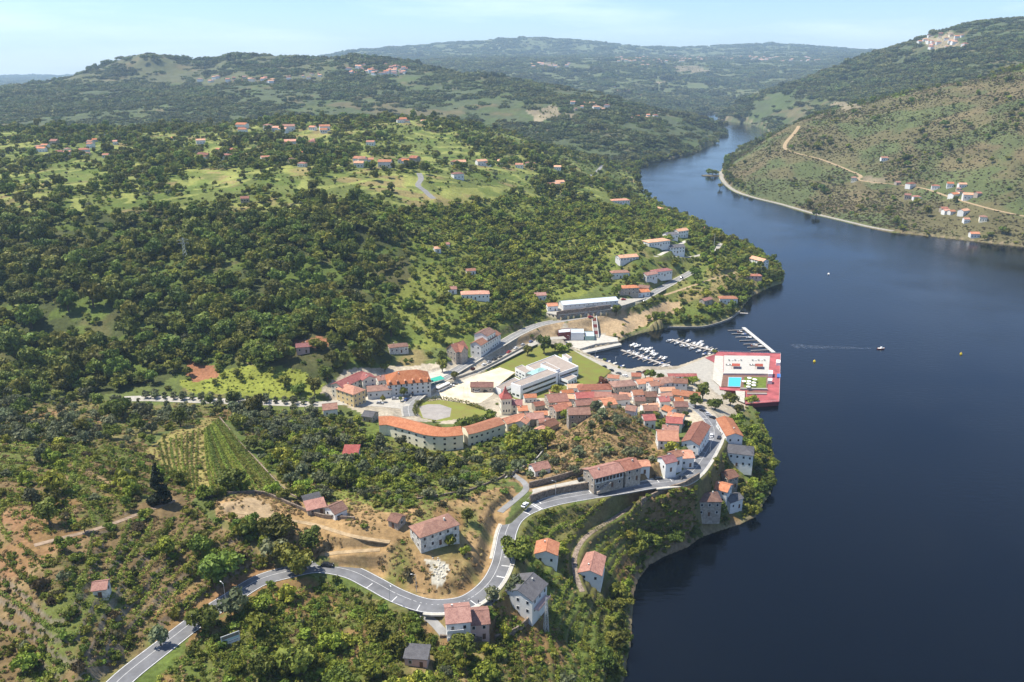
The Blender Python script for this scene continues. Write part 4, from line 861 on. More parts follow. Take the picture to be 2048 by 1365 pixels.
# ------------------------------------------------------------------ small houses of the far slopes and villages
SMALL = {}
def small_data(i):
    if i not in SMALL:
        L, W, H, R = ((11, 8, 5, 1.9), (8, 7, 4, 1.7), (14, 9, 6, 2), (9, 9, 6, 2))[i % 4]; wb, rb = gable_shapes(L, W, H, R, 'gable' if i % 3 else 'hip', sink=2.5)
        SMALL[i] = (wb.data('wall', WALL['wwwcws'[i % 6]]), rb.data('roof', ROOF['rokbor'[i % 6]]), L, W, H)
    return SMALL[i]
def small_house(px, py, i, yaw, label, group, sc=1.0, near=False):
    X, Y, z = hit(px, py, 3.0); z = float(ground(X, Y)); 
    if z < 0.4: return
    wd, rd, L, W, H = small_data(i); e = empty('house', (X, Y, z), yaw, label, 'house', group); e.scale = (sc,)*3; link('wall', wd, e); link('roof', rd, e)
    if near:
        for a in range(3): put_window(e, -L/2+L*(a+.5)/3, -W/2-.04, 1.2, 0, 1.2, 1.4, fr=False)
    HOUSE_SPOTS.append((X, Y, 9*sc+4))
def far_town(specs, label, seed, sc):
    R = random.Random(seed); mw = MB(); mr = MB()
    for cx_, cy_, rx, ry, n in specs:
        for i in range(n):
            X, Y, z = hit(cx_+R.uniform(-1, 1)*rx, cy_+R.uniform(-1, 1)*ry, 3.0); z = float(ground(X, Y)); s_ = sc*R.uniform(.7, 1.3); wb, rb = gable_shapes(12*s_, 8*s_, 5.5*s_, 2*s_, 'gable')
            for a_, m_ in ((wb, mw), (rb, mr)): m_.add([(x+X, y+Y, q+z) for x, y, q in a_.v], a_.f)
            HOUSE_SPOTS.append((X, Y, 12*s_))
    o = mw.build('far_town', WALL['w']); tag(o, label, kind='stuff'); r_ = mr.build('roofs', ROOF['k'], o); tag(r_, kind='stuff')
def cluster(cx_, cy_, rx, ry, n, label, group, seed, sc=1.0, near=False):
    R = random.Random(seed)
    for i in range(n): small_house(cx_+R.uniform(-1, 1)*rx, cy_+R.uniform(-1, 1)*ry, R.randrange(12), R.uniform(-.5, .5), label, group, sc*R.uniform(.8, 1.2), near)
cluster(760, 140, 66, 10, 40, 'tiny house in the village on top of the left mountain spur', 'houses of the spur village', 1, 1.35); cluster(470, 160, 75, 5, 20, 'tiny pale house in the row along the left mountain side', 'houses of the mountain row', 2, 1.3); cluster(600, 152, 40, 6, 9, 'tiny house between the mountain row and the spur village', 'houses on the mountain saddle', 3)
cluster(1885, 84, 48, 14, 26, 'tiny house in the village high on the right mountain', 'houses of the right mountain village', 4, 1.35); far_town(((1300,118,70,6,40),(1440,117,90,4,70),(1570,120,70,5,60),(1100,132,40,5,16),(1290,125,50,8,20)), 'scattered white houses of the hazy far town', 5, 1.6)
cluster(1265, 182, 40, 14, 14, 'small house on the hills left of the far river end', 'houses left of the far river end', 8, 1.2); cluster(1185, 212, 40, 8, 9, 'house on the rocky spur above the far bend', 'houses on the rocky spur', 10, 1.1); cluster(1300, 232, 40, 5, 7, 'house near the tip of the far wooded promontory', 'houses near the promontory tip', 11)
cluster(560, 258, 90, 5, 12, 'pale house in the row on the crest of the plateau', 'houses on the plateau crest', 12, 1.1, True); cluster(600, 285, 40, 8, 7, 'house in the hamlet below the plateau crest', 'houses below the plateau crest', 13, 1.0, True); cluster(150, 290, 85, 24, 17, 'house in the hamlet at the left end of the plateau', 'houses of the left hamlet', 14, .95, True)
cluster(760, 326, 75, 4, 8, 'house in the left row across the middle of the plateau', 'houses of the left plateau row', 15, 1, True); cluster(1000, 328, 95, 4, 9, 'house in the right row across the middle of the plateau', 'houses of the right plateau row', 16, 1, True); cluster(1100, 368, 30, 5, 4, 'house in the small group above the river wood', 'houses above the river wood', 17, 1, True); cluster(430, 308, 40, 10, 4, 'lone pale house in the plateau fields', 'lone houses in the plateau fields', 18, 1, True); cluster(830, 242, 50, 3, 5, 'house on the right end of the plateau skyline', 'houses on the plateau skyline', 19, 1, True)
RF = random.Random(21); made = 0
for tr in range(900):
    px = RF.uniform(1000, 1345); py = RF.uniform(752, 850)
    if not inside(np.array([px]), np.array([py]), [(1015,800),(1100,780),(1165,765),(1240,752),(1340,752),(1345,800),(1310,845),(1270,840),(1240,805),(1190,805),(1120,850),(1060,850)])[0]: continue
    X, Y, z = hit(px, py, 3.0)
    if any(math.hypot(X-a, Y-b) < r*0.62+3.6 for a, b, r in HOUSE_SPOTS): continue
    if ROADS and min(np.hypot(ROADS['street'][0][:, 0]-X, ROADS['street'][0][:, 1]-Y)) < 9: continue
    small_house(px, py, RF.choice((1, 4, 5, 9, 11, 2)), RF.uniform(-.35, .35), 'little old house packed between the larger roofs of the village', 'little houses packed in the old village', .72, True); made += 1
    if made > 20: break
for i, (px, py, lab) in enumerate(((1708,359,'orange roofed house beside the sandy clearing on the far bank'),(1768,318,'lone house high on the brown far hillside'),(1795,366,'house left in the row along the far bank road'),(1821,371,'red roofed house in the middle of the far bank row'),(1900,371,'orange roofed house right in the far bank row'),(1924,371,'white house at the end of the far bank row'),(1921,384,'house just below the end of the far bank row'),(1907,392,'small house under the dark trees of the far bank'),(1815,394,'white cottage left of the dark trees of the far bank'),(1833,396,'red roofed cottage beside the dark trees of the far bank'),(1903,424,'pale house in the lower gardens of the far bank'),(1927,425,'red roofed house in the lower gardens of the far bank'),(1966,438,'orange roofed house at the right edge of the far bank'),(1948,470,'long house at the water edge of the far bank'),(490,398,'lone grey house in the dark wood edge'),(915,352,'lone white house under the plateau row'),(1240,384,'small red pavilion above the far shore'),(1115,336,'house right of the plateau row'))):
    small_house(px, py, i+3, 0.3*((i*5) % 4)-.4, lab, None, 1.0 if px > 1500 else .95, True)
cluster(480, 300, 330, 30, 12, 'single small house scattered among the plateau trees', 'houses scattered over the plateau', 41, .95, True); cluster(1915, 388, 45, 18, 4, 'small house in the hamlet on the far bank', 'houses of the far bank hamlet', 31, 1.0, True); cluster(1930, 430, 45, 12, 3, 'small house in the lower far bank gardens', 'houses in the lower far bank gardens', 32, 1.0, True)
# ------------------------------------------------------------------ MARINA: red deck, pool, piers, boats
redd = mat('red_decking', (.34,.085,.085), .75, .3, .12); redf = mat('red_fascia', (.20,.035,.04), .6, .1, .5); whit = mat('white_paving', (.40,.38,.335), .85, .08, .5); poolw = bpy.data.materials.new('pool_water'); nt, N, L, P_ = nodes_of(poolw)
P_.inputs['Base Color'].default_value = (.06, .42, .66, 1); P_.inputs['Roughness'].default_value = .06; n_ = N.new('ShaderNodeTexNoise'); n_.inputs['Scale'].default_value = 1.2; b_ = N.new('ShaderNodeBump'); b_.inputs['Strength'].default_value = .15; L.new(n_.outputs['Fac'], b_.inputs['Height']); L.new(b_.outputs['Normal'], P_.inputs['Normal'])
brown = mat('timber_deck', (.20,.11,.075), .8, .2, .6); turf = mat('pool_turf', (.13,.17,.03), .95, .25, .4, .1, .05); canv = mat('white_canvas', (.80,.78,.72), .8, .05, 1.0)
DZ = 3.2
def pz(s, z=DZ): return [at_z(x, y, z)[:2] for x, y in pts(s)]
do = Vector(at_z(1500, 755, DZ)); DK = empty('bathing_deck', do, 0, 'red bathing deck with pool, lawn and white terrace built over the river', 'deck')
def dprism(s, z0, z1, name, m, par=DK, zp=DZ): return MB().prism([(x-do.x, y-do.y) for x, y in pz(s, zp)], z0-DZ, z1-DZ).build(name, m, par)
dprism('1434,704 1561,708 1558,803 1491,808 1492,783 1440,779 1432,712', -1.6, DZ-.35, 'platform', redf)
dprism('1433,703.6 1561.5,707.6 1558.6,803.6 1490.5,808.5 1491.5,783.5 1439.5,779.5 1431.5,712', DZ-.346, DZ, 'red_boards', redd)
dprism('1448,712 1540,713 1537,748 1447,748', DZ+.004, DZ+.30, 'terrace_paving', whit)
dprism('1430,712 1447,713 1446,750 1442,775 1425,760', DZ+.004, DZ+.2, 'promenade_paving', conc)
dprism('1446,752 1536,753 1534,779 1442,775', DZ+.004, DZ+.55, 'pool_terrace', brown)
dprism('1456.6,754.6 1483.6,755 1481,774.6 1455,774', DZ+.554, DZ+.72, 'pool_rim', whit, zp=DZ+.6); dprism('1458,755.4 1482.4,755.8 1480,773.6 1456.6,773', DZ+.724, DZ+.76, 'pool_water', poolw, zp=DZ+.7)
dprism('1489,754.4 1533,755 1531.4,777 1487,775.6', DZ+.554, DZ+.66, 'pool_lawn', turf, zp=DZ+.6)
dprism('1446,748.6 1537,749.4 1537,751.6 1446,751', DZ+.004, DZ+1.5, 'low_wall', whit); dprism('1480,779.4 1534.6,780.4 1534.6,782 1480,781', DZ+.004, DZ+1.4, 'low_wall', whit)
dprism('1494,783 1534,784 1533.6,788.6 1493,788', DZ+.004, DZ+.3, 'sunken_bar', brown); dprism('1494,789 1533.6,789.4 1533.6,790.4 1494,790', DZ+.004, DZ+1.0, 'low_wall', whit)
dprism('1471,782 1490,783 1489,806 1474,800', DZ-.3, DZ+.1, 'ramp_slab', conc)
for s, h in (('1552,726 1560,726.4 1560,732 1552,731.6', 2.6), ('1536,748 1545,748.4 1544.6,756 1536,755.6', 3), ('1535,764 1544,764.4 1543.6,769 1535,768.6', 2.8)): dprism(s, DZ, DZ+h, 'kiosk', canv)
dprism('1554,750 1561,750.4 1561,757 1554,756.6', DZ+.004, DZ+.9, 'blue_play_mat', mat('blue_mat', (.05,.16,.45), .7, .1, 1))
for s in ('1464,727.5 1480,728 1480,733 1464,732.6', '1511,728 1526,728.4 1526,733.6 1511,733'):
    c_ = pz(s, DZ+2.6); a = MB().prism([(x-do.x, y-do.y) for x, y in c_], 2.5, 2.75)
    for x, y in c_: a.tube((x-do.x, y-do.y, 0.3), (x-do.x, y-do.y, 2.5), .08)
    a.build('red_awning', mat('red_canvas', (.33,.07,.04), .8, .15, 1), DK)
for i in range(5):
    for s, (x, y) in (('table', (1453+i*3.4, 731)), ('table', (1500+i*2.6, 731)), ('table', (1458+i*6, 722)), ('table', (1505+i*6, 722))):
        p = Vector(at_z(x, y, DZ+.3))-do; MB().tube(p, p+Vector((0, 0, .72)), .06).tube(p+Vector((0, 0, .72)), p+Vector((0, 0, .8)), .75, None, 10).build('table', canv if i % 2 else darkm, DK)
rl = MB()
for s_ in ('1434,704 1561,708 1558,803 1491,808',):
    q_ = [Vector((x-do.x, y-do.y, 0)) for x, y in pz(s_)]
    for a_, b_ in zip(q_[:-1], q_[1:]):
        n_ = max(2, int((b_-a_).length/2.5))
        for h_ in (.55, 1.05): rl.tube(a_+Vector((0, 0, h_)), b_+Vector((0, 0, h_)), .04, None, 4)
        for i in range(n_): p_ = a_.lerp(b_, i/n_); rl.tube(p_, p_+Vector((0, 0, 1.05)), .04, None, 4)
rl.build('railing', frame_w, DK)
# wedge of red boards with white stripes beside the marina
dprism('1410,716 1432,708 1446,709 1444,735 1425,724', 2.62, 2.75, 'red_wedge', redd, zp=2.7)
for i, (x, y) in enumerate(((1499,755.6),(1509.6,758.6),(1498,762),(1488,762),(1497.6,767),(1508,765),(1507.6,770),(1497,773))):
    p = at_z(x, y, DZ+3.0); e = empty('parasol', (p[0], p[1], DZ+.66), 0, 'round white parasol on the pool lawn, %s' % ('at the back', 'back right', 'left middle', 'nearest the pool', 'left and second from the front', 'right middle', 'right and front', 'front left')[i], 'parasol', 'white parasols on the pool lawn')
    MB().tube((0, 0, 0), (0, 0, 2.5), .05).build('pole', frame_w, e)
    v = [(0, 0, 2.75)]+[(1.6*math.cos(k*math.pi/5), 1.6*math.sin(k*math.pi/5), 2.2) for k in range(10)]+[(1.6*math.cos(k*math.pi/5), 1.6*math.sin(k*math.pi/5), 2.02) for k in range(10)]
    MB().add(v, [(0, 1+k, 1+(k+1) % 10) for k in range(10)]+[(1+k, 11+k, 11+(k+1) % 10, 1+(k+1) % 10) for k in range(10)]).build('canopy', canv, e)
# small blue garden pool in the village
p = Vector(hit(1241, 808)); e = empty('garden_pool', p, .3, 'small bright blue swimming pool among the village roofs', 'pool')
MB().box(-6, 6, -4, 4, -3, .9).build('surround', whit, e); MB().box(-4, 3.4, -2.6, 2.6, .904, .96).build('water', poolw, e); HOUSE_SPOTS.append((p.x, p.y, 8))
# piers
plank = mat('pier_planks', (.42,.38,.33), .85, .15, 1.0); pierw = mat('white_pier', (.5,.485,.45), .8, .08, .8)
def pier(s, w_, label, m, fingers=(), side=1, fl=7.0):
    a, b = [Vector(at_z(x, y, .6)) for x, y in pts(s)]; d = (b-a); Ln = d.length; yaw = math.atan2(d.y, d.x)
    e = empty('floating_pier', (a.x, a.y, .6), yaw, label, 'pier'); MB().box(0, Ln, -w_/2, w_/2, -.7, 0).build('walkway', m, e)
    for f in fingers:
        for sd_ in ((-1, 1) if side == 0 else (side,)): MB().box(f*Ln-.35, f*Ln+.35, (w_/2+.02) if sd_ > 0 else -w_/2-fl, (w_/2+fl) if sd_ > 0 else -w_/2-.02, -.5, -.05).build('finger', plank, e)
    return e, a, b, yaw
PA = pier('1243,700 1345,734', 2.2, 'grey floating pier crowded with white boats near the quay', plank, [.15+.1*i for i in range(8)], 0, 6); PB = pier('1343,679 1437,704', 2.2, 'grey floating pier with boats in the middle of the basin', plank, [.08+.1*i for i in range(9)], 0, 6)
PC = pier('1548,705 1487,655', 3.0, 'long white floating pier with short fingers, furthest out in the river', pierw, [.1,.22,.34,.48,.62,.76,.9], 1, 15)
pier('1480,626 1496,627', 2.0, 'short wooden landing stage at the end of the river wall', plank)
# boats
hullm = [mat('white_hull', (.80,.80,.78), .35, .05, 1, .5), mat('blue_hull', (.05,.12,.30), .35, .1, 1, .5), mat('red_hull', (.40,.05,.05), .35, .1, 1, .5)]; deckm = mat('boat_deck', (.70,.66,.58), .6, .1, 1.5); blac = mat('black_plastic', (.02,.02,.022), .5, .2, 1)
def boat_parts(L, W, hm_, cab, cov):
    out = []; m = MB(); st_ = [(-.5, .82, .0), (-.25, .96, 0), (0, 1, 0), (.22, .86, .08), (.38, .52, .2), (.5, .04, .32)]; v = []; f = []
    for s, wq, sh in st_:
        x = s*L; v += [(x, -wq*W/2, .75+sh), (x, -wq*W/2*.82, 0.0+sh*.3), (x, 0, -.35+sh*.8), (x, wq*W/2*.82, 0.0+sh*.3), (x, wq*W/2, .75+sh)]
    for i in range(5):
        for j in range(4): f.append((i*5+j, i*5+j+1, i*5+j+6, i*5+j+5))
    f.append((4, 3, 2, 1, 0)); out.append(('hull', mesh_data('hull', v, [q[::-1] for q in f], hm_)))
    d = []; 
    for s, wq, sh in st_: d += [(s*L, -wq*W/2*.97, .70+sh), (s*L, wq*W/2*.97, .70+sh)]
    out.append(('deck', mesh_data('deck', d, [(2*i, 2*i+2, 2*i+3, 2*i+1) for i in range(5)], deckm)))
    if cab:
        q = MB().add([(-.05*L,-W*.33,.7),(.30*L,-W*.22,.85),(.30*L,W*.22,.85),(-.05*L,W*.33,.7),(-.03*L,-W*.3,1.75),(.14*L,-W*.22,1.75),(.14*L,W*.22,1.75),(-.03*L,W*.3,1.75)], [(4,5,6,7),(0,1,5,4),(2,3,7,6),(3,0,4,7)]); out.append(('cabin', q.data('cabin', hullm[0])))
        out.append(('windscreen', MB().add([(.302*L,-W*.22,.9),(.302*L,W*.22,.9),(.144*L,W*.21,1.72),(.144*L,-W*.21,1.72)], [(0,1,2,3)]).data('windscreen', glass)))
    if cov is not None: out.append(('cover', MB().add([(-.47*L,-W*.38,.85),(-.05*L,-W*.4,.85),(-.05*L,W*.4,.85),(-.47*L,W*.38,.85),(-.44*L,0,1.35),(-.08*L,0,1.6)], [(0,1,5,4),(2,3,4,5),(1,2,5),(3,0,4)]).data('cover', cov)))
    out.append(('outboard_motor', MB().box(-.56*L, -.5*L-.02, -.2, .2, .1, 1.15).data('outboard_motor', blac))); return out
BT = [boat_parts(7, 2.6, hullm[0], True, None), boat_parts(6, 2.3, hullm[0], False, mat('blue_cover', (.07,.13,.32), .8, .1, 1)), boat_parts(8.5, 2.9, hullm[0], True, canv), boat_parts(5.5, 2.1, hullm[1], False, canv), boat_parts(6, 2.3, hullm[2], True, None), boat_parts(5, 1.9, hullm[0], False, None)]
def boat(px, py, kind, yaw, label, group=None, s=1.0):
    X, Y, z = at_z(px, py, .6); e = empty('boat', (X, Y, 0.05), yaw, label, 'boat', group); e.scale = (s,)*3
    for nm, d in BT[kind]: link(nm, d, e)
KB = ['white cabin boat', 'blue covered boat', 'large white cruiser', 'blue boat', 'red boat', 'open white boat']
ORDW = ['first', 'second', 'third', 'fourth', 'fifth', 'sixth', 'seventh', 'eighth', 'ninth', 'tenth', 'eleventh', 'twelfth', 'thirteenth', 'fourteenth', 'fifteenth', 'sixteenth', 'seventeenth', 'eighteenth', 'nineteenth', 'twentieth', 'last']
def moor(spec, pier_, nm, grp, end):
    a, b, yw = pier_[1:]; rows_ = {1: [], -1: []}
    for ln in spec.split(';'):
        x, y, k = ln.split(); x = 1180+float(x)/4.876; y = 620+float(y)/4.876
        p = Vector(at_z(x, y, .6)); side = 1 if (b-a).cross(p-a).z > 0 else -1; rows_[side].append(((b-p).dot(b-a), x, y, int(k)))
    for side, lst in rows_.items():
        n = Vector((-(b-a).y, (b-a).x, 0)).normalized()*side
        for i, (_, x, y, k) in enumerate(sorted(lst)):
            boat(x, y, k, math.atan2(n.y, n.x)+rnd.uniform(-.12, .12), '%s, %s from the %s end on the %s side of the %s' % (KB[k], ORDW[i], end, 'far' if side > 0 else 'near', nm), grp, rnd.uniform(.72, .98))
moor('425 340 2;462 352 2;505 380 2;545 384 0;585 378 2;610 402 0;560 404 2;640 434 2;610 424 0;690 462 4;728 470 0;375 402 3;425 420 0;458 430 0;505 456 4;550 462 4;580 470 1;530 476 0;690 522 1;715 550 3;760 540 3', PA, 'crowded pier', 'boats at the crowded pier', 'quay')
moor('960 300 0;1018 324 0;1080 316 2;1092 342 0;1055 334 2;1140 368 0;1190 385 5;765 300 2;842 325 0;898 350 0;945 352 0;985 376 2;1055 402 2;1110 430 1;1160 430 5', PB, 'middle pier', 'boats at the middle pier', 'deck')
moor('1460 210 4;1548 268 0;1602 345 4;1660 352 5;1500 235 1', PC, 'white pier', 'boats at the outer pier', 'river')
for i, (x, y) in enumerate(((60,463),(122,484),(176,504),(242,520),(312,547))):
    boat(1180+x/4.876, 620+y/4.876, 5 if i % 2 else 1, .6, ('small boat moored below the promenade, first from the jetty', 'second small boat from the jetty below the promenade', 'third small boat from the jetty below the promenade', 'fourth small boat from the jetty below the promenade', 'small boat moored in the corner of the basin')[i], None, .85)
boat(1762, 697, 4, .05, 'red motor boat speeding across the open river'); boat(1657, 548, 5, 1.2, 'lone white boat far out on the river')
wk = bpy.data.materials.new('foam'); nt, N, L, P_ = nodes_of(wk); P_.inputs['Base Color'].default_value = (.45,.5,.55,1); P_.inputs['Roughness'].default_value = .6; g_ = N.new('ShaderNodeNewGeometry'); n_ = N.new('ShaderNodeTexNoise'); n_.inputs['Scale'].default_value = .35; n_.inputs['Detail'].default_value = 6; L.new(g_.outputs['Position'], n_.inputs['Vector'])
r_ = N.new('ShaderNodeMapRange'); r_.inputs['From Min'].default_value = .45; r_.inputs['From Max'].default_value = .75; r_.inputs['To Max'].default_value = .2; L.new(n_.outputs['Fac'], r_.inputs['Value']); L.new(r_.outputs['Result'], P_.inputs['Alpha'])
a = Vector(at_z(1760, 697.5, 0.02)); b = Vector(at_z(1585, 693, 0.02)); nn = Vector((0, 1, 0)); tag(link('wake', mesh_data('wake', [a+nn*.5, a-nn*.5, b-nn*5, b+nn*5], [(0, 1, 2, 3)], wk)), 'thin foamy wake behind the red motor boat', kind='stuff')
ym = mat('yellow_buoy', (.75,.55,.03), .5, .1, 1)
for x, y, lab in ((1629, 723, 'yellow buoy nearer the red deck'), (1922, 708, 'yellow buoy near the right edge of the river')):
    p = at_z(x, y, .5); m = MB()
    for k in range(6): z0, z1 = -.5+k*.3, -.2+k*.3; r0, r1 = [1.0*math.sqrt(max(.02, 1-((z-.4)/.95)**2)) for z in (z0, z1)]; m.tube((0, 0, z0), (0, 0, z1), r0, r1, 12)
    m.tube((0, 0, 1.2), (0, 0, 2.0), .1); o = m.build('buoy', ym, None, True, (p[0], p[1], .1)); tag(o, lab, 'buoy')
# ------------------------------------------------------------------ vehicles
PAINT = {'white': (.75,.75,.74), 'black': (.015,.016,.018), 'silver': (.42,.43,.45), 'red': (.40,.025,.025), 'blue': (.03,.07,.22), 'grey': (.12,.125,.13), 'cream': (.62,.56,.44), 'green': (.05,.16,.09)}
CARD = {}
def car_data(col):
    if col in CARD: return CARD[col]
    pm = mat('car_paint_'+col, PAINT[col], .3, .04, 1, .5); w_ = .86
    prof = [(-2.1,.35),(2.1,.35),(2.15,.62),(1.95,.80),(1.05,.95),(-1.9,.98),(-2.15,.85)]; n = len(prof)
    v = [(x, -w_, z) for x, z in prof]+[(x, w_, z) for x, z in prof]; body = mesh_data('body', v, [tuple(range(n)), tuple(range(2*n-1, n-1, -1))]+[(i, n+i, n+(i+1) % n, (i+1) % n) for i in range(n)], pm)
    cab = MB().add([(1.0,-.8,.95),(1.0,.8,.95),(-1.85,.8,.97),(-1.85,-.8,.97),(.25,-.64,1.42),(.25,.64,1.42),(-1.35,.64,1.44),(-1.35,-.64,1.44)], [(0,1,5,4),(1,2,6,5),(2,3,7,6),(3,0,4,7)]).data('window_band', glass)
    roof = MB().box(-1.37, .27, -.66, .66, 1.42, 1.48).data('roof_panel', pm); wh = MB().tube((0, -.1, 0), (0, .1, 0), .32, None, 10).data('wheel', blac); lt = MB().box(-.04, .04, -.18, .18, -.07, .07).data('headlight', frame_w)
    CARD[col] = (body, cab, roof, wh, lt); return CARD[col]
def car(px, py, col, yaw, label, z=None, s=1.05, group=None):
    if z is None: X, Y, z = hit(px, py, .5); z = float(ground(X, Y))+.15
    else: X, Y, z = at_z(px, py, z+.5); z -= .5
    if isinstance(yaw, str):
        P = ROADS[yaw][0]; i = int(np.argmin((P[:, 0]-X)**2+(P[:, 1]-Y)**2)); j = min(i, len(P)-2); yaw = math.atan2(P[j+1, 1]-P[j, 1], P[j+1, 0]-P[j, 0]); z = float(P[i, 2])+.01
    e = empty('car', (X, Y, z), yaw, label, 'car', group); e.scale = (s,)*3; b, c, r, wh, lt = car_data(col)
    link('body', b, e); link('window_band', c, e); link('roof_panel', r, e)
    for x in (-1.3, 1.3):
        for y in (-.8, .8): link('wheel', wh, e, (x, y, .32))
    for y in (-.6, .6): link('headlight', lt, e, (2.1, y, .68))
for px, py, col, yw, lab in ((1050,1017,'white','ledge_lane','white car waiting beside the pedestrian crossing'),(1363,966,'grey','main','dark grey car on the road above the retaining wall'),(1316,957,'black',.3,'black car parked at the roadside below the white cottages'),(1164,960,'black','ledge_lane','black car parked on the ledge lane by the long stone house'),(1423,872,'white','main','white van on the road curve'),(1438,876,'black',1.2,'black car parked outside the road curve'),(1407,891,'red','main','red car parked in front of the apartment house'),(1398,905,'white',.9,'white car parked below the apartment house'),(1391,914,'grey',.9,'grey car parked lowest on the road curve'),(1405,822,'black',2.2,'black car first in the line at the village road end'),(1414,829,'silver','main','silver car second in the line at the village road end'),(1425,836,'black',2.2,'black car last in the line at the village road end'),
   (654,1129,'black','main','black car on the road beside the big dark trees'),(1181,635,'red','street','red car parked on the street below the warehouse'),(1247,600,'red',.2,'red car parked between the warehouse and the granite house'),(1363,556,'black','street','dark car climbing the street towards the cape'),(812,800,'blue','street','blue car beside the village square'),(790,798,'silver',.1,'silver car parked in front of the big hotel'),(824,790,'grey','street','grey car passing the big hotel'),(1288,602,'white','street','white car on the street near the junction'),(760,808,'silver','promenade','silver car on the left of the village square')): car(px, py, col, yw, lab)
for i, (px, py) in enumerate(((968,730),(978,725),(990,719),(1000,714),(1018,705),(1032,697),(1046,690),(1062,684))): car(px, py, ('white','silver','black','grey','red','white','silver','blue')[i], 'quay_lane', '%s car parked on the quay lane, %s from the left' % (('white','silver','black','grey','red','white','silver','blue')[i], ('first','second','third','fourth','fifth','sixth','seventh','eighth')[i]))
for i, (px, py) in enumerate(((1208,734),(1222,741),(1237,747),(1250,752),(1278,745),(1216,750),(1228,756))): car(px, py, ('black','black','grey','white','black','red','silver')[i], 2.4, '%s car in the quay car park, %s from the jetty' % (('black','black','grey','white','black','red','silver')[i], ('first','second','third','fourth','seventh','fifth','sixth')[i]), 2.6)
for i, (px, py) in enumerate(((903,772),(909,768),(955,783),(972,783))): car(px, py, ('white','grey','white','black')[i], .3, ('white car parked near the brown tree of the yard', 'grey car parked near the brown tree of the yard', 'white car in front of the stone barn', 'black car in front of the stone barn')[i], 9.8)
# coach
p = Vector(at_z(886, 776, 11.0)); e = empty('coach', (p.x, p.y, 9.85), math.atan2(*(lambda a, b: (b.y-a.y, b.x-a.x))(Vector(at_z(875, 783, 10)), Vector(at_z(898, 772, 10)))), 'white coach with dark windows parked in the sandy yard', 'bus')
MB().box(-6, 6, -1.25, 1.25, .4, 1.5).box(-6, 6, -1.25, 1.25, 2.55, 3.3).build('body', mat('coach_white', (.78,.78,.76), .4, .05, 1), e); MB().box(-5.98, 5.98, -1.23, 1.23, 1.5, 2.55).build('window_band', glass, e)
for x in (-3.8, 3.8):
    for y in (-1.1, 1.1): MB().tube((0, -.15, 0), (0, .15, 0), .5, None, 12).build('wheel', blac, e, loc=(x, y, .5))
# green awning and pergola on the hotel terrace
p = Vector(at_z(866, 762, 14.5)); yw = math.radians(38); e = empty('terrace_awning', (p.x, p.y, 12.5), yw, 'turquoise green awning over the hotel terrace', 'awning'); m = MB().add([(-8,-2.4,2.2),(8,-2.4,2.2),(8,2.4,3.0),(-8,2.4,3.0),(-8,-2.4,2.3),(8,-2.4,2.3),(8,2.4,3.1),(-8,2.4,3.1)], [(3,2,1,0),(4,5,6,7),(0,1,5,4),(1,2,6,5),(2,3,7,6),(3,0,4,7)]); m.build('canvas', mat('green_canvas', (.05,.42,.30), .7, .1, 1), e)
for x in (-7.5, 0, 7.5):
    for y in (-2.2, 2.2): MB().tube((x, y, 0), (x, y, 2.3), .07).build('post', frame_w, e)
# ------------------------------------------------------------------ masts, lamps, billboard, people
galv = mat('galvanised_steel', (.55,.56,.56), .5, .08, 1, .5, metal=.3); cpost = mat('concrete_post', (.58,.56,.52), .8, .1, 1)
def pylon(px, py, h, w_, label, arms=True):
    X, Y, z = hit(px, py); e = empty('lattice_pylon', (X, Y, z-.3), .4, label, 'pylon'); n = 8; tw = w_*.22
    def leg(k, f): s = w_/2+(tw/2-w_/2)*f; return Vector(((1, 1, -1, -1)[k]*s, (1, -1, -1, 1)[k]*s, h*f))
    for k in range(4): MB().tube(leg(k, 0), leg(k, 1), .14, .09, 4).build('leg', galv, e)
    br = MB()
    for i in range(n):
        for k in range(4): br.tube(leg(k, i/n), leg((k+1) % 4, (i+1)/n), .06, None, 3).tube(leg((k+1) % 4, i/n), leg(k, (i+1)/n), .06, None, 3)
    tag(br.build('bracing', galv, e), kind='stuff')
    if arms:
        for f in (.78, .9): MB().tube((-w_*1.1, 0, h*f), (w_*1.1, 0, h*f), .1, None, 4).tube((-w_*1.1, 0, h*f), (0, 0, h*(f+.08)), .06, None, 4).tube((w_*1.1, 0, h*f), (0, 0, h*(f+.08)), .06, None, 4).build('cross_arm', galv, e)
pylon(1092, 1262, 15, 1.6, 'slim pale lattice mast below the grey roofed house', False); pylon(372, 527, 22, 4, 'grey lattice pylon standing in the dark wood')
for px, py, h, lab in ((1377,450,16,'tall pale pole at the top of the cape'),(1427,505,20,'tall white pole at the bend of the cape road'),(1391,448,8,'short pole beside the orange house on the cape')):
    X, Y, z = hit(px, py); o = MB().tube((0, 0, -.5), (0, 0, h), .22, .14, 8).tube((-.9, 0, h-.6), (.9, 0, h-.6), .07, None, 4).build('utility_pole', cpost, None, loc=(X, Y, z)); tag(o, lab, 'pole')
def lamp(px, py, lab, h=7.5):
    X, Y, z = hit(px, py); e = empty('street_lamp', (X, Y, z), rnd.uniform(0, 6), lab, 'street lamp', 'street lamps'); MB().tube((0, 0, -.3), (0, 0, h), .11, .07, 6).build('pole', galv, e); MB().tube((0, 0, h-.05), (1.4, 0, h+.25), .05, None, 5).build('arm', galv, e); MB().box(1.2, 1.9, -.14, .14, h+.18, h+.32).build('lamp_head', frame_w, e)
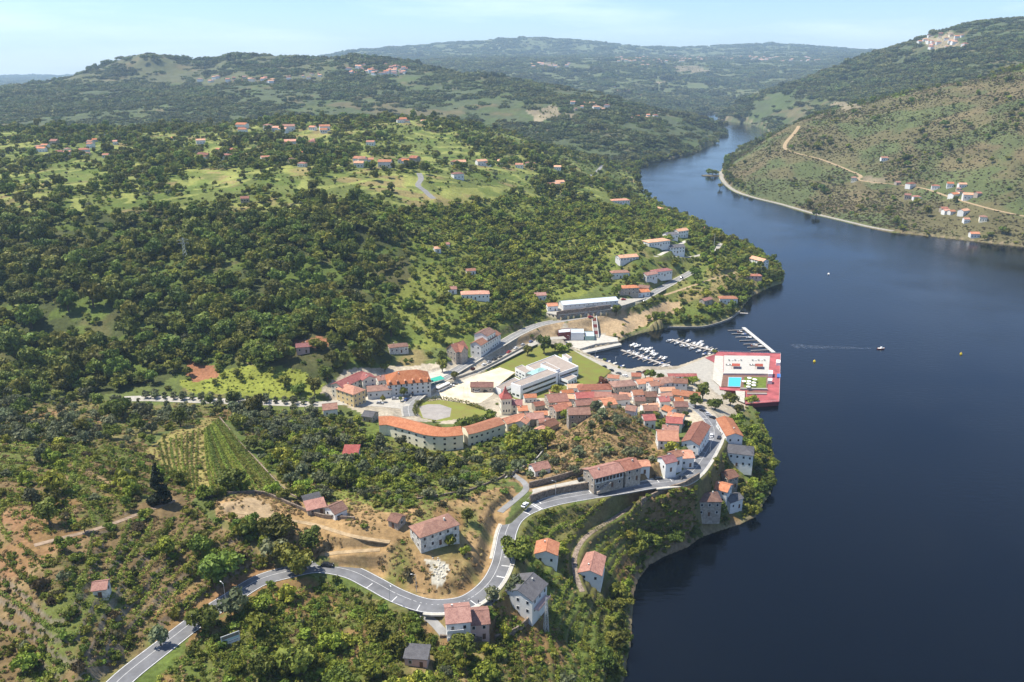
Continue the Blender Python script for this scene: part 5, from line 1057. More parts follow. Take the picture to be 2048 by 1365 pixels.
for px, py, lab in ((1349,952,'street lamp below the white cottages on the curve'),(1227,972,'street lamp in front of the long stone house'),(1255,965,'street lamp at the right end of the long stone house'),(1111,992,'street lamp at the start of the ledge lane'),(1420,905,'street lamp on the outer road curve'),(833,1185,'street lamp inside the lower road bend'),(780,1205,'street lamp on the lower road left of the driveway'),(928,795,'street lamp in the sandy yard'),(936,795,'second street lamp in the sandy yard'),(1190,720,'street lamp on the promenade'),(1230,735,'street lamp by the quay car park'),(1139,690,'street lamp at the boat apron'),(452,1205,'street lamp beside the lower left road')): lamp(px, py, lab)
# billboard seen from its front, with a picture band over pale print
X, Y, z = hit(463, 1292); a_ = Vector(at_z(456, 1290, z)); b2_ = Vector(at_z(480, 1281, z)); e = empty('billboard', (X, Y, z), math.atan2(b2_.y-a_.y, b2_.x-a_.x), 'white roadside billboard on posts with a dark picture band', 'billboard')
MB().box(-2.9, 2.9, -.06, .06, 1.0, 4.6).build('panel', frame_w, e); MB().box(-2.7, 2.7, -.075, -.062, 3.2, 4.4).build('picture_band', mat('poster_print', (.22,.13,.09), .6, .5, .9, col2=(.12,.18,.14)), e); MB().box(-2.7, 2.7, -.075, -.062, 2.5, 3.05).build('colour_band', mat('poster_band', (.50,.68,.62), .6, .1, 1), e)
for i in range(6): MB().box(-2.3+i*.8, -1.7+i*.8, -.075, -.062, 1.7, 1.95).build('print_mark', mat('poster_ink', (.25,.28,.33), .6, .2, 1), e)
for x in (-2.5, 0, 2.5): MB().tube((x, .12, -1), (x, .12, 4.4), .1).build('post', frame_w, e)
cl_m = [mat('dark_clothes', (.02,.02,.025), .9, .2, 3), mat('navy_clothes', (.03,.04,.08), .9, .2, 3)]; skin = mat('skin', (.45,.27,.19), .6, .1, 3); hair_m = mat('dark_hair', (.02,.014,.01), .8, .2, 3)
def person(px, py, yaw, lab, k, step_=.25):
    X, Y, z = hit(px, py); i = int(np.argmin((ROADS['main'][0][:, 0]-X)**2+(ROADS['main'][0][:, 1]-Y)**2)); z = max(float(ground(X, Y))+.15, z)
    J = [((0,0,.95),.15),((0,0,1.2),.15),((0,0,1.42),.16),((0,0,1.52),.06),((0,.02,1.62),.085),((0,.02,1.74),.07),((.1,0,.9),.1),((.11,step_,.5),.065),((.11,step_*.7,.06),.045),((.11,step_*.7+.16,.03),.035),((-.1,0,.9),.1),((-.11,-step_*.3,.5),.065),((-.11,-step_,.08),.045),((-.11,-step_+.16,.03),.035),((.2,0,1.4),.06),((.26,-.05,1.12),.045),((.27,.08,.86),.035),((-.2,0,1.4),.06),((-.26,.05,1.12),.045),((-.27,.12,.86),.035)]
    E = [(0,1),(1,2),(2,3),(3,4),(4,5),(0,6),(6,7),(7,8),(8,9),(0,10),(10,11),(11,12),(12,13),(2,14),(14,15),(15,16),(2,17),(17,18),(18,19)]
    me = bpy.data.meshes.new('person'); me.from_pydata([j[0] for j in J], E, []); me.materials.append(cl_m[k % 2])
    o = link('person', me, None, (X, Y, z), yaw); md = o.modifiers.new('skin', 'SKIN'); sv = me.skin_vertices[0].data if me.skin_vertices else None
    if sv is None:
        bpy.context.view_layer.objects.active = o; sv = me.skin_vertices[0].data
    for i, j in enumerate(J): sv[i].radius = (j[1], j[1]); sv[i].use_root = (i == 0)
    o.modifiers.new('smooth', 'SUBSURF').levels = 1; tag(o, lab, 'person')
    h_ = MB()
    for q in range(4): z0, z1 = 1.6+q*.05, 1.65+q*.05; r0, r1 = [.095*math.sqrt(max(.05, 1-((zz-1.68)/.13)**2)) for zz in (z0, z1)]; h_.tube((0, 0, z0), (0, 0, z1), r0, r1, 8)
    h_.build('hair', hair_m, o)
try:
    person(937, 1216, 1.2, 'person in dark clothes walking beside the tall white roadside house', 0); person(957, 1209, 1.0, 'person in navy clothes on the pavement right of the other walker', 1); person(827, 1222, .3, 'person in dark clothes at the top of the driveway', 0)
except Exception as ex: print('person', ex)
# pile of pale stones in the dry field
st_m = mat('pale_stone', (.55,.51,.42), .95, .2, 2)
RS = random.Random(3); sdat = []
for i in range(4):
    v = [Vector((RS.uniform(.7, 1.1)*x, RS.uniform(.7, 1.1)*y, RS.uniform(.6, 1)*z)) for x, y, z in ((-.6,-.5,-.2),(.6,-.5,-.2),(.6,.5,-.2),(-.6,.5,-.2),(-.45,-.35,.5),(.4,-.4,.45),(.45,.35,.55),(-.4,.4,.5))]; sdat.append(mesh_data('stone', v, [(0,3,2,1),(4,5,6,7),(0,1,5,4),(1,2,6,5),(2,3,7,6),(3,0,4,7)], st_m))
for i in range(60):
    px = RS.gauss(876, 9); py = RS.gauss(1140, 10); X, Y, z = hit(px, py); o = link('field_stone', sdat[i % 4], None, (X, Y, z), RS.uniform(0, 6)); o.scale = (RS.uniform(.35, .9),)*3; tag(o, 'pale rubble stone lying in the white patch of the dry field', 'stone', 'rubble stones in the dry field')
# ------------------------------------------------------------------ VEGETATION
LM = {'B': leaf_mat('oak_leaf', (.048,.070,.011), (.23,.25,.040), .04), 'O': leaf_mat('olive_leaf', (.055,.068,.028), (.19,.205,.10), .02), 'y': leaf_mat('fresh_leaf', (.075,.11,.010), (.32,.345,.045), .03),
      'b': leaf_mat('shrub_leaf', (.05,.078,.011), (.25,.275,.04), .04), 'h': leaf_mat('heath_leaf', (.055,.048,.022), (.20,.165,.075), .03), 'k': leaf_mat('cypress_leaf', (.008,.016,.006), (.035,.05,.02), .01),
      'g': leaf_mat('grass_blade', (.14,.10,.04), (.40,.29,.13), .02), 'v': leaf_mat('vine_leaf', (.07,.105,.012), (.29,.33,.05), .02), 'r': leaf_mat('copper_leaf', (.05,.018,.010), (.15,.055,.03), .01), 'c': leaf_mat('far_canopy', (.038,.056,.016), (.17,.185,.052), .035)}
bark = mat('bark', (.12,.085,.06), 0.95, 0.3, 1.5)
def leaf_cloud(name, seed, lobes, n, leaf, material, up=0.25, flat=0.0):
    """a crown: leaf-sized faces spread over and inside many lobes (centre, radii)"""
    R = np.random.default_rng(seed); lobes = [(np.array(c, float), np.array(r, float), R.uniform(0.15, 0.85)) for c, r in lobes]
    wts = np.array([r.prod()**(2/3) for _, r, _ in lobes]); wts /= wts.sum()
    idx = R.choice(len(lobes), n, p=wts)
    C = np.array([lobes[i][0] for i in idx]); Rd = np.array([lobes[i][1] for i in idx]); tl = np.array([lobes[i][2] for i in idx])
    d = R.normal(size=(n, 3)); d[:, 2] += up; d /= np.linalg.norm(d, axis=1)[:, None]
    p = C + d*Rd*R.uniform(0.72, 1.06, (n, 1))
    pass
    nn = d + R.normal(size=(n, 3))*0.45; nn /= np.linalg.norm(nn, axis=1)[:, None]
    a = np.cross(nn, R.normal(size=(n, 3))); a /= np.linalg.norm(a, axis=1)[:, None]+1e-9; b = np.cross(nn, a)
    s = leaf*R.uniform(0.6, 1.35, (n, 1)); e = s*R.uniform(0.55, 0.95, (n, 1))
    v = np.stack([p-a*s-b*e*0.5, p-a*s*0.2+b*e*-1.0, p+a*s+b*e*0.2, p+a*s*0.1+b*e], 1).reshape(-1, 3)
    me = bpy.data.meshes.new(name); me.vertices.add(4*n); me.vertices.foreach_set('co', v.astype(np.float32).ravel())
    me.loops.add(4*n); me.loops.foreach_set('vertex_index', np.arange(4*n, dtype=np.int32))
    me.polygons.add(n); me.polygons.foreach_set('loop_start', np.arange(0, 4*n, 4, dtype=np.int32)); me.polygons.foreach_set('loop_total', np.full(n, 4, np.int32))
    t = np.repeat(np.clip(tl*0.6+R.uniform(0, 0.45, n), 0, 1), 4)
    at = me.attributes.new('tint', 'FLOAT', 'POINT'); at.data.foreach_set('value', t.astype(np.float32))
    me.materials.append(material); me.update(); return me
def lobes_round(seed, rx, rz, z0, n, k=0.34):
    R = random.Random(seed); out = []; n = int(n*1.5)
    for i in range(n):
        while True:
            x, y, z = R.uniform(-1, 1), R.uniform(-1, 1), R.uniform(-1, 1)
            if x*x+y*y+z*z < 1: break
        q = R.uniform(0.6, 1.35)*k
        out.append(((x*rx*0.76, y*rx*0.76, z0+rz+z*rz*0.70), (rx*q, rx*q, rz*q*R.uniform(0.8, 1.05))))
    return out
def lobes_cone(seed, r, h, n):
    R = random.Random(seed); out = []
    for i in range(n):
        f = (i+0.5)/n; a = R.uniform(0, 6.28); q = r*(1-f)**0.75*0.55
        out.append(((math.cos(a)*q, math.sin(a)*q, 0.6+f*h), (r*(1-f)*0.5+0.35, r*(1-f)*0.5+0.35, h/n*1.6)))
    return out
def trunk_data(name, h, r, spread, seed):
    R = random.Random(seed); m = MB().tube((0, 0, -0.8), (0, 0, h*0.45), r, r*0.72, 7)
    for i in range(4):
        a = i*1.57+R.uniform(-0.4, 0.4); m.tube((0, 0, h*(0.3+0.04*i)), (math.cos(a)*spread, math.sin(a)*spread, h*R.uniform(0.75, 0.95)), r*0.5, r*0.15, 5)
    m.tube((0, 0, h*0.43), (R.uniform(-.3, .3), R.uniform(-.3, .3), h*1.05), r*0.68, r*0.2, 6)
    return m.data(name, bark)
VAR = {}
for k, specs in {'B': [(4.6, 3.6, 1.6, 15, 900, .62), (4.0, 4.3, 1.8, 14, 850, .60), (5.2, 3.4, 1.4, 17, 950, .66), (3.6, 3.2, 1.2, 11, 700, .55)],
                 'O': [(2.6, 1.7, 1.0, 10, 480, .36), (2.2, 1.9, 0.9, 9, 430, .34)], 'y': [(2.5, 1.9, 0.6, 10, 480, .40), (3.0, 2.3, 0.6, 12, 560, .44), (2.0, 1.5, 0.3, 8, 380, .34)],
                 'b': [(1.5, 0.9, -0.1, 7, 240, .28), (1.9, 1.1, -0.1, 9, 300, .31), (1.2, 0.8, -0.1, 6, 200, .24)], 'h': [(2.2, 0.9, -0.2, 8, 220, .42), (1.7, 0.7, -0.1, 7, 180, .36)]}.items():
    VAR[k] = [(leaf_cloud('crown' if k in 'BOy' else 'foliage', 100+i*7+ord(k), lobes_round(40+i+ord(k), s[0], s[1], s[2], s[3]), s[4], s[5], LM[k]), trunk_data('trunk', s[2]+s[1]*1.5, 0.09*s[0], s[0]*0.5, i) if k in 'BOy' else None, s[0], s[2]+2*s[1]) for i, s in enumerate(specs)]
VAR['k'] = [(leaf_cloud('crown', 900, lobes_cone(3, 5.0, 18.0, 26), 2600, .62, LM['k'], 0.0), trunk_data('trunk', 8, 0.4, 1.0, 2), 5.0, 18.0)]
cl = []
for i in range(16):
    a = rnd.uniform(0, 6.28); q = 21*math.sqrt(rnd.random()); cl.append(((math.cos(a)*q, math.sin(a)*q, rnd.uniform(1.5, 5.0)), (rnd.uniform(4, 7.5),)*2+(rnd.uniform(3, 5.5),)))
VAR['c'] = [(leaf_cloud('crown', 950+j, [((c[0]*math.cos(j)-c[1]*math.sin(j), c[0]*math.sin(j)+c[1]*math.cos(j), c[2]), r) for c, r in cl[j:]], 900, 1.7, LM['c']), None, 24, 10) for j in range(3)]
VAR['w'] = [(leaf_cloud('weed', 980+j, [((rnd.uniform(-.35,.35), rnd.uniform(-.35,.35), .2), (.42,.42,.32)) for _ in range(4)], 70, .15, LM['b' if j else 'v'], .5), None, .8, .6) for j in range(3)]
VAR['g'] = [(leaf_cloud('grass_tuft', 970+j, [((rnd.uniform(-.3,.3), rnd.uniform(-.3,.3), .12), (.35,.35,.28)) for _ in range(4)], 90, .13, LM['g'], .6), None, .7, .5) for j in range(3)]
CELLA = np.abs(np.gradient(GX, axis=1)*np.gradient(GY, axis=0))
DENS = {'B': {'forest': .027, 'scrub': .006, 'greenwood': .0035, 'plateau': .0062, 'olive': .003, 'terrace': .0012, 'riverside': .0013, 'midgreen': .002, 'cape': .005, 'park': .002, 'heath': .0007, 'far': .0, 'earth': .002, 'village': .0002},
 'O': {'olive': .022, 'midgreen': .010, 'dome': .0075, 'terrace': .004, 'plateau': .0012, 'dry': .0004, 'riverside': .001, 'forest': .001},
 'y': {'greenwood': .034, 'scrub': .010, 'plateau': .0085, 'midgreen': .006, 'riverside': .007, 'cape': .026, 'park': .004, 'terrace': .0025, 'village': .0006, 'field': .0006, 'dirt': .0006, 'forest': .006, 'heath': .0004},
 'b': {'greenwood': .07, 'forest': .012, 'scrub': .02, 'olive': .025, 'terrace': .34, 'riverside': .46, 'midgreen': .045, 'dome': .004, 'dry': .005, 'cape': .055, 'plateau': .012, 'park': .006, 'village': .001, 'field': .001, 'dirt': .003, 'heath': .004, 'vineyard': .002, 'rock': .003},
 'h': {'heath': .045, 'dome': .008, 'dry': .006, 'terrace': .014, 'olive': .004},
 'c': {'far': 1.0},
 'w': {'terrace': .15, 'riverside': .26, 'midgreen': .22, 'olive': .22, 'dome': .06, 'dry': .05, 'cape': .08, 'greenwood': .08, 'park': .1, 'vineyard': .1, 'forest': .02},
 'g': {'dry': .42, 'dome': .34, 'terrace': .16, 'riverside': .14, 'olive': .16, 'midgreen': .14, 'dirt': .10, 'rock': .2, 'vineyard': .15, 'greenwood': .03}}
clump = fbm(GX/60+13, GY/70+21, 3); wood = fbm(GX/170+3, GY/230+1, 4)
fr_t = (Hg/step + 0.35*fbm(GX/30, GY/30, 2)) % 1.0
rowm = np.where(np.isin(ZG, [Z['terrace'], Z['riverside']]), np.where((fr_t > 0.22) & (fr_t < 0.55), 1.0, np.where(ZG == Z['riverside'], 0.13, 0.04)), 1.0)
# nothing grows on roads, level sheets, in the water or through houses
block = wet | (sd < 1.0); tall = np.zeros(wet.shape, bool)
for key, (P_, W_, _) in ROADS.items():
    x0, x1, y0, y1 = P_[:, 0].min()-8, P_[:, 0].max()+8, P_[:, 1].min()-8, P_[:, 1].max()+8
    r0, r1 = np.searchsorted(YR, [y0, y1]); r1 = min(r1+1, NB); m = (GX[r0:r1] > x0) & (GX[r0:r1] < x1)
    D, _, _ = seg_dist(GX[r0:r1][m], GY[r0:r1][m], P_); bb = block[r0:r1]; t_ = bb[m]; t_ |= D < W_/2+(7 if key == 'promenade' else 1.9); bb[m] = t_
    if key in ('main', 'street', 'promenade'): bt = tall[r0:r1]; t_ = bt[m]; t_ |= D < W_/2+(20 if key == 'promenade' else 8); bt[m] = t_
for key, (poly, z) in PADS.items(): block |= inside(GX, GY, poly)
for (hx, hy, hr) in HOUSE_SPOTS:
    r0, r1 = np.searchsorted(YR, [hy-hr-6, hy+hr]); block[r0:r1] |= (np.hypot(GX[r0:r1]-hx, (GY[r0:r1]-hy)) < hr) | (np.hypot(GX[r0:r1]-hx*(1-3.0/hy), (GY[r0:r1]-hy+3)) < hr)
PXg, PYg, PTg = project(GX, GY, Hg); inview = (PXg > -110) & (PXg < 2160) & (PYg < 1450)
pool = {k: [] for k in DENS}
def scatter(k, seed):
    R = np.random.default_rng(seed); dz = np.array([DENS[k].get(z, 0.0) for z in ZN])[ZG]
    if k == 'c':
        cov = np.where(crest, 0.38, np.where(GY > 4300, 0.5, 1.0))*np.clip((wood-0.38)*5.0, 0.10, 1.0)
        dz = dz*cov*(1/200.)*np.clip(2600/GY, 0.2, 1.0)**1.6
    elif k in 'gw': dz = dz*(GY < (520 if k == 'g' else 760))*np.clip(0.3+(clump-0.3)*3, 0.2, 1.6)
    elif k in 'By': dz = dz*np.where(np.isin(ZG, [Z[q] for q in ('plateau', 'heath', 'scrub', 'terrace', 'riverside')]), np.clip((clump-0.40)*7, 0.08, 2.4), np.clip(0.55+(clump-0.4)*3, 0.3, 1.5))
    if k in 'Byb': dz = dz*np.where((ZG == Z['plateau']) & (st_[..., 0] > 0.55) & (pa[..., 0] > 0.44), 0.08, 1.0)
    if k in 'bOh': dz = dz*rowm*np.clip(0.4+(clump-0.35)*4, 0.35, 1.8)
    if k == 'b': dz = dz*np.where((sd < 9) & (GY < 900), 1.8, 1.0)
    if k == 'B': dz = dz+np.where((sd < 10) & (sd > 1.5) & (GY < 2600) & ((ZG == Z['riverside']) | (ZG == Z['cape']) | ((ZG == Z['scrub']) & (GY > 1000)) | (GY > 1400)), .016, 0)
    lam = (dz*CELLA*np.sqrt(1+np.minimum(slope, 1.6)**2)*inview*(~block)*(~tall if k in 'BOy' else 1))
    n = R.poisson(lam.sum()); c = np.cumsum(lam.ravel()); pick = np.searchsorted(c, R.random(n)*c[-1]); r, q = np.divmod(np.minimum(pick, NB*NA-1), NA)
    r = np.minimum(r, NB-2); Y = YR[r]+(YR[r+1]-YR[r])*R.random(n); a = AR[q]+(R.random(n)-0.5)*(AR[1]-AR[0]); X = a*Y; zz = ground(X, Y)
    ok = zz > 0.25; X, Y, zz, zo = X[ok], Y[ok], zz[ok], ZG[r, q][ok]; n = len(X)
    s = np.clip(np.exp(R.normal(-0.03, 0.32, n)), 0.42, 1.9); v = R.integers(0, len(VAR[k]), n)
    if k == 'B': s *= np.where(zo == Z['forest'], 1.0, np.where(np.isin(zo, [Z['heath'], Z['plateau']]), 0.9, 0.72))
    if k == 'b': s *= np.where(np.isin(zo, [Z['terrace'], Z['riverside']]), 0.66, 1.0)
    if k == 'h': s *= np.where(zo == Z['heath'], 0.8, 1.0)
    if k == 'c': s *= np.clip(Y/3600, 0.5, 1.5)*R.uniform(0.5, 1.15, n)
    return X, Y, zz, s, v, R.random(n)*6.28, zo
SC = {k: scatter(k, 60+i) for i, k in enumerate(DENS)}
def seen(X, Y, Z_):
    px, py, t = project(X, Y, Z_); return px, py, t
NICE = {'forest': 'on the dark wooded slope', 'scrub': 'on the green hillside', 'greenwood': 'on the sunny green slope above the street', 'plateau': 'on the far plateau', 'olive': 'in the olive grove left of the vineyard', 'terrace': 'on the brown terraces at the lower left',
        'riverside': 'on the terraces between the road and the river', 'midgreen': 'on the green slope below the long cream building', 'cape': 'on the green cape', 'park': 'beside the promenade', 'dome': 'on the dry brown knoll', 'dry': 'in the dry field above the road bend', 'heath': 'on the brown far bank', 'village': 'between the village houses', 'field': 'in the bright fields', 'earth': 'on the red bare slope', 'dirt': 'on the bare earth bank', 'vineyard': 'in the vineyard', 'rock': 'in the stony field', 'paved': 'beside the paving', 'lawn': 'beside the lawn', 'far': 'on the far hills'}
KN = {'B': ('broadleaf_tree', 'dark green broadleaf tree', 'tree'), 'O': ('olive_tree', 'grey green olive tree', 'tree'), 'y': ('fruit_tree', 'fresh green small tree', 'tree'), 'b': ('shrub', 'low green shrub', 'shrub'), 'h': ('heath_bush', 'brownish heath bush', 'bush')}
def plant(k, v, X, Y, Zz, s, rot, label, group, name=None, mat_=None, sz=1.0):
    crown, trunk, rr, hh = VAR[k][v]
    if trunk is None and k != 'c':
        o = link(name or KN[k][0], crown, None, (X, Y, Zz), rot); o.scale = (s, s, s*sz); tag(o, label, KN[k][2], group); return o
    e = empty(name or KN[k][0], (X, Y, Zz), rot, label, 'tree', group); e.scale = (s, s, s*sz)
    link('trunk', trunk, e); c = link('crown', crown, e)
    if mat_: c.material_slots[0].link = 'OBJECT'; c.material_slots[0].material = mat_
    return c
FIRST = {}
MARKS = [(870,1050,'the ruined white house'),(320,975,'the tall dark cypress'),(935,1240,'the tall white roadside house'),(1050,1175,'the grey slate roofed house'),(1095,1095,'the small house with bright orange gable'),(1183,1125,'the cottage with faded red roof'),(670,1015,'the small white cottage by the vineyard'),(460,1275,'the roadside billboard'),(200,1168,'the tiny red roofed hut'),(835,1305,'the shed with pink pillars'),(1225,940,'the long stone house'),(1077,937,'the lone small white house'),(1415,1000,'the stone tower house'),(1473,905,'the grey roofed villa'),(1445,968,'the orange riverside house'),(702,900,'the shed with bright red roof'),(1220,850,'the top of the dry knoll'),(595,1110,'the big dark road bend trees'),(460,910,'the fan shaped vineyard'),(880,870,'the long cream building'),(1460,850,'the long orange roofed riverside house'),(620,1135,'the left road bend'),(910,1130,'the white stone patch')]
RANK = {}
ORD = ['nearest', 'second nearest', 'third nearest', 'fourth nearest', 'fifth nearest', 'sixth nearest', 'seventh nearest', 'eighth nearest']
def landmark_label(k, x, y):
    d, m = min((math.hypot(x-a, (y-b)*1.4), (a, b, c)) for a, b, c in MARKS)
    if d > 190: return None
    dx, dy = x-m[0], (y-m[1])*1.4; w_ = ('right of' if dx > 0 else 'left of') if abs(dx) > abs(dy) else ('below' if dy > 0 else 'above'); return d, (k, w_, m[2])
QUOTA = {'B': 95, 'O': 75, 'y': 60, 'b': 240, 'h': 50}
for k, quota in QUOTA.items():
    X, Y, zz, s, v, rot, zo = SC[k]; px, py, t = seen(X, Y, zz+1.5)
    size = s*np.array([VAR[k][i][2] for i in v])/t*((px > 40) & (px < 2010) & (py < 1350) & (py > 30))
    order = np.argsort(-size); own = order[:quota]; rest = np.setdiff1d(np.arange(len(X)), own)
    lm = {}
    for i in own:
        if k in 'BOy' and ZN[zo[i]] != 'forest':
            q_ = landmark_label(k, px[i], py[i])
            if q_: lm.setdefault(q_[1], []).append((q_[0], i))
    own_label = {}
    for (kk, w_, m_), lst in lm.items():
        for r_, (d_, i) in enumerate(sorted(lst)[:8]): own_label[i] = '%s %s %s %s' % (ORD[r_], KN[k][1], w_, m_)
    for i in own:
        zn = NICE[ZN[zo[i]]]
        o = plant(k, int(v[i]), X[i], Y[i], zz[i], float(s[i]), float(rot[i]), own_label.get(i, KN[k][1]+' '+zn), (KN[k][0].replace('_', ' ')+'s ').replace('bushs', 'bushes')+zn, sz=rnd.uniform(.8, 1.35))
        FIRST.setdefault((k, int(v[i])), o)
    SC[k] = tuple(a[rest] for a in (X, Y, zz, s, v, rot, zo))
px0 = hit(1000, 160)
for j in range(3):
    i = j; X, Y, zz, s, v, rot, zo = SC['c']
    i = int(np.argmin(np.abs(Y-(1900+j*120))+np.abs(X-(-300+250*j))))
    e = empty('tree_clump', (X[i], Y[i], zz[i]), 0, ['thick clump of trees on the near foot of the left mountain', 'rounded tree clump in the middle of the mountain foot', 'clump of trees at the right foot of the mountain spur'][j], 'trees')
    FIRST[('c', j)] = link('crown', VAR['c'][j][0], e); link('trunk', trunk_data('trunk', 6, 0.4, 3, j), e)
X, Y, zz, s, v, rot, zo = SC['g']
for j in range(3):
    i = int(np.argmin(np.abs(Y-(300+12*j))+np.abs(X-(-20+8*j)))); o = link('grass_tuft', VAR['g'][j][0], None, (X[i], Y[i], zz[i])); tag(o, ['dry grass tuft in the field above the road bend', 'pale dry grass tuft right of the white stone patch', 'dry grass tuft near the ruined house'][j], 'grass'); FIRST[('g', j)] = o
X, Y, zz, s, v, rot, zo = SC['w']
for j in range(3):
    i = int(np.argmin(np.abs(Y-(292+10*j))+np.abs(X-(-60-8*j)))); o = link('weed', VAR['w'][j][0], None, (X[i], Y[i], zz[i])); tag(o, ['fresh green weed tuft beside the lower road', 'low green weed beside the road bank', 'small leafy weed on the terrace by the road'][j], 'weed'); FIRST[('w', j)] = o
def stuff(name, k, label):
    X, Y, zz, s, v, rot, zo = SC[k]; me = bpy.data.meshes.new(name); n = len(X)
    me.vertices.add(n); me.vertices.foreach_set('co', np.stack([X, Y, zz], 1).astype(np.float32).ravel())
    for nm, ty, arr in (('scl', 'FLOAT_VECTOR', np.stack([s, s, s*RNG.uniform(0.75, 1.3, n)*(0.65 if k == 'h' else 1.0)], 1)), ('rot', 'FLOAT_VECTOR', np.stack([0*rot, 0*rot, rot], 1))):
        a = me.attributes.new(nm, ty, 'POINT'); a.data.foreach_set('vector', arr.astype(np.float32).ravel())
    a = me.attributes.new('var', 'INT', 'POINT'); a.data.foreach_set('value', v.astype(np.int32))
    o = link(name, me); tag(o, label, kind='stuff')
    g = bpy.data.node_groups.new(name+'_scatter', 'GeometryNodeTree')
    g.interface.new_socket('Geometry', in_out='INPUT', socket_type='NodeSocketGeometry'); g.interface.new_socket('Geometry', in_out='OUTPUT', socket_type='NodeSocketGeometry')
    N = g.nodes; L = g.links; gi = N.new('NodeGroupInput'); go = N.new('NodeGroupOutput'); ip = N.new('GeometryNodeInstanceOnPoints'); jn = N.new('GeometryNodeJoinGeometry')
    for vi in sorted({q[1] for q in FIRST if q[0] == k}):
        oi = N.new('GeometryNodeObjectInfo'); oi.inputs['Object'].default_value = FIRST[(k, vi)]; oi.inputs['As Instance'].default_value = True; oi.transform_space = 'ORIGINAL'; L.new(oi.outputs['Geometry'], jn.inputs[0])
    def na(nm, ty):
        x = N.new('GeometryNodeInputNamedAttribute'); x.data_type = ty; x.inputs['Name'].default_value = nm; return x.outputs['Attribute']
    L.new(gi.outputs[0], ip.inputs['Points']); L.new(jn.outputs[0], ip.inputs['Instance']); ip.inputs['Pick Instance'].default_value = True
    L.new(na('var', 'INT'), ip.inputs['Instance Index']); L.new(na('rot', 'FLOAT_VECTOR'), ip.inputs['Rotation']); L.new(na('scl', 'FLOAT_VECTOR'), ip.inputs['Scale'])
    L.new(ip.outputs[0], go.inputs[0]); md = o.modifiers.new('scatter', 'NODES'); md.node_group = g
    print(name, n); return o
stuff('woodland', 'B', 'dense dark green woodland covering the slopes'); stuff('olive_grove', 'O', 'grey green olive groves seen as a mass'); stuff('orchard_scrub', 'y', 'bright green orchards and young trees on the slopes')
stuff('dry_grass', 'g', 'dry golden grass tufts over the fields and banks'); stuff('green_weeds', 'w', 'low green weeds and grass over the terraces'); stuff('undergrowth', 'b', 'low green undergrowth and terrace planting'); stuff('heath_scrub', 'h', 'brownish heath scrub on the dry slopes'); stuff('far_woods', 'c', 'hazy woods on the far hills')
# ------------------------------------------------------------------ vine rows
def vine_row(s, label, group, h=1.5, wd=0.55, dens=15, leaf=.24, name='vine_row', m='v'):
    Q = spline([hit(x, y) for x, y in pts(s)], 1.0); Ln = float(np.linalg.norm(np.diff(Q[:, :2], axis=0), axis=1).sum())
    if np.linalg.norm(np.diff(Q[:, :2], axis=0), axis=1).max() > 2.2 or Ln > 160: print('skip row', s); return
    lob = []
    for i in range(0, len(Q)):
        zz = float(ground(Q[i, 0], Q[i, 1])); r = rnd.uniform(0.7, 1.25)
        lob.append(((Q[i, 0]-Q[0, 0]+rnd.uniform(-.15, .15), Q[i, 1]-Q[0, 1]+rnd.uniform(-.15, .15), zz-Q[0, 2]+h*0.55*r), (wd*r, wd*r, h*0.5*r)))
    me = leaf_cloud(name, int(Ln*7), [l for l in lob], int(dens*Ln), leaf, LM[m], 0.3)
    v = np.empty(len(me.vertices)*3, np.float32); 
    o = link(name, me, None, tuple(Q[0])); tag(o, label, 'vines' if 'vine' in name else 'hedge', group); return o
_mx = np.maximum
for k in range(15):
    f = k/14; a = (410+27*f, 862-20*f); b = (424+148*f, 985+4*f)
    vine_row('%f,%f %f,%f %f,%f' % (a+((a[0]+b[0])/2-3, (a[1]+b[1])/2)+b), 'straight green vine row in the sunlit fan shaped vineyard', 'vine rows in the fan shaped vineyard', 1.4, .6, 26)
for k in range(8):
    f = k/7; a = (318+80*f, 888-28*f); b = (346+50*f, 962+22*f)
    vine_row('%f,%f %f,%f %f,%f' % (a+((a[0]+b[0])/2-4, (a[1]+b[1])/2)+b), 'green vine row in the smaller plot left of the fan shaped vineyard', 'vine rows in the smaller vineyard plot', 1.3, .5)
for s in ('1112,1257 1121,1213','1126,1275 1145,1224','1146,1284 1159,1240','1165,1303 1174,1251','1194,1262 1196,1191','1183,1303 1222,1251 1216,1196','1100,1300 1118,1270','1205,1310 1235,1270 1238,1230','1150,1320 1160,1290','1225,1325 1250,1290 1250,1240'):
    vine_row(s, 'vine row on the steep terrace beside the river at the bottom', 'vine rows beside the river', 1.7, .8)
for s in ('412,1306 503,1267','487,1306 582,1255','558,1310 700,1247','520,1330 640,1285','620,1325 740,1280','700,1211 795,1257','690,1235 780,1278','640,1195 700,1225','600,1215 680,1255','450,1330 520,1305','730,1300 800,1285','560,1240 640,1215'):
    vine_row(s, 'green vine row on the terraces below the road on the left', 'vine rows below the road', 1.7, .85)
for s in ('640,1310 700,1290','760,1235 830,1262','745,1262 800,1290','880,1300 960,1296','980,1300 1060,1290','1010,1316 1080,1308','660,1180 720,1205','560,1195 620,1178','500,1215 560,1195','440,1270 520,1240','1060,1215 1085,1250','380,1325 450,1298'):
    vine_row(s, 'green vine row on the terraces below the road on the left', 'vine rows below the road', 1.6, .8)
for s in ('1065,1035 1100,1045 1150,1040 1190,1020','1070,1060 1120,1062 1170,1045','1185,1065 1240,1050 1300,1030','1240,1080 1290,1060 1340,1040'):
    vine_row(s, 'leafy hedge row on the gardens below the road bend', 'garden hedge rows', 1.5, .9, name='hedge_row')
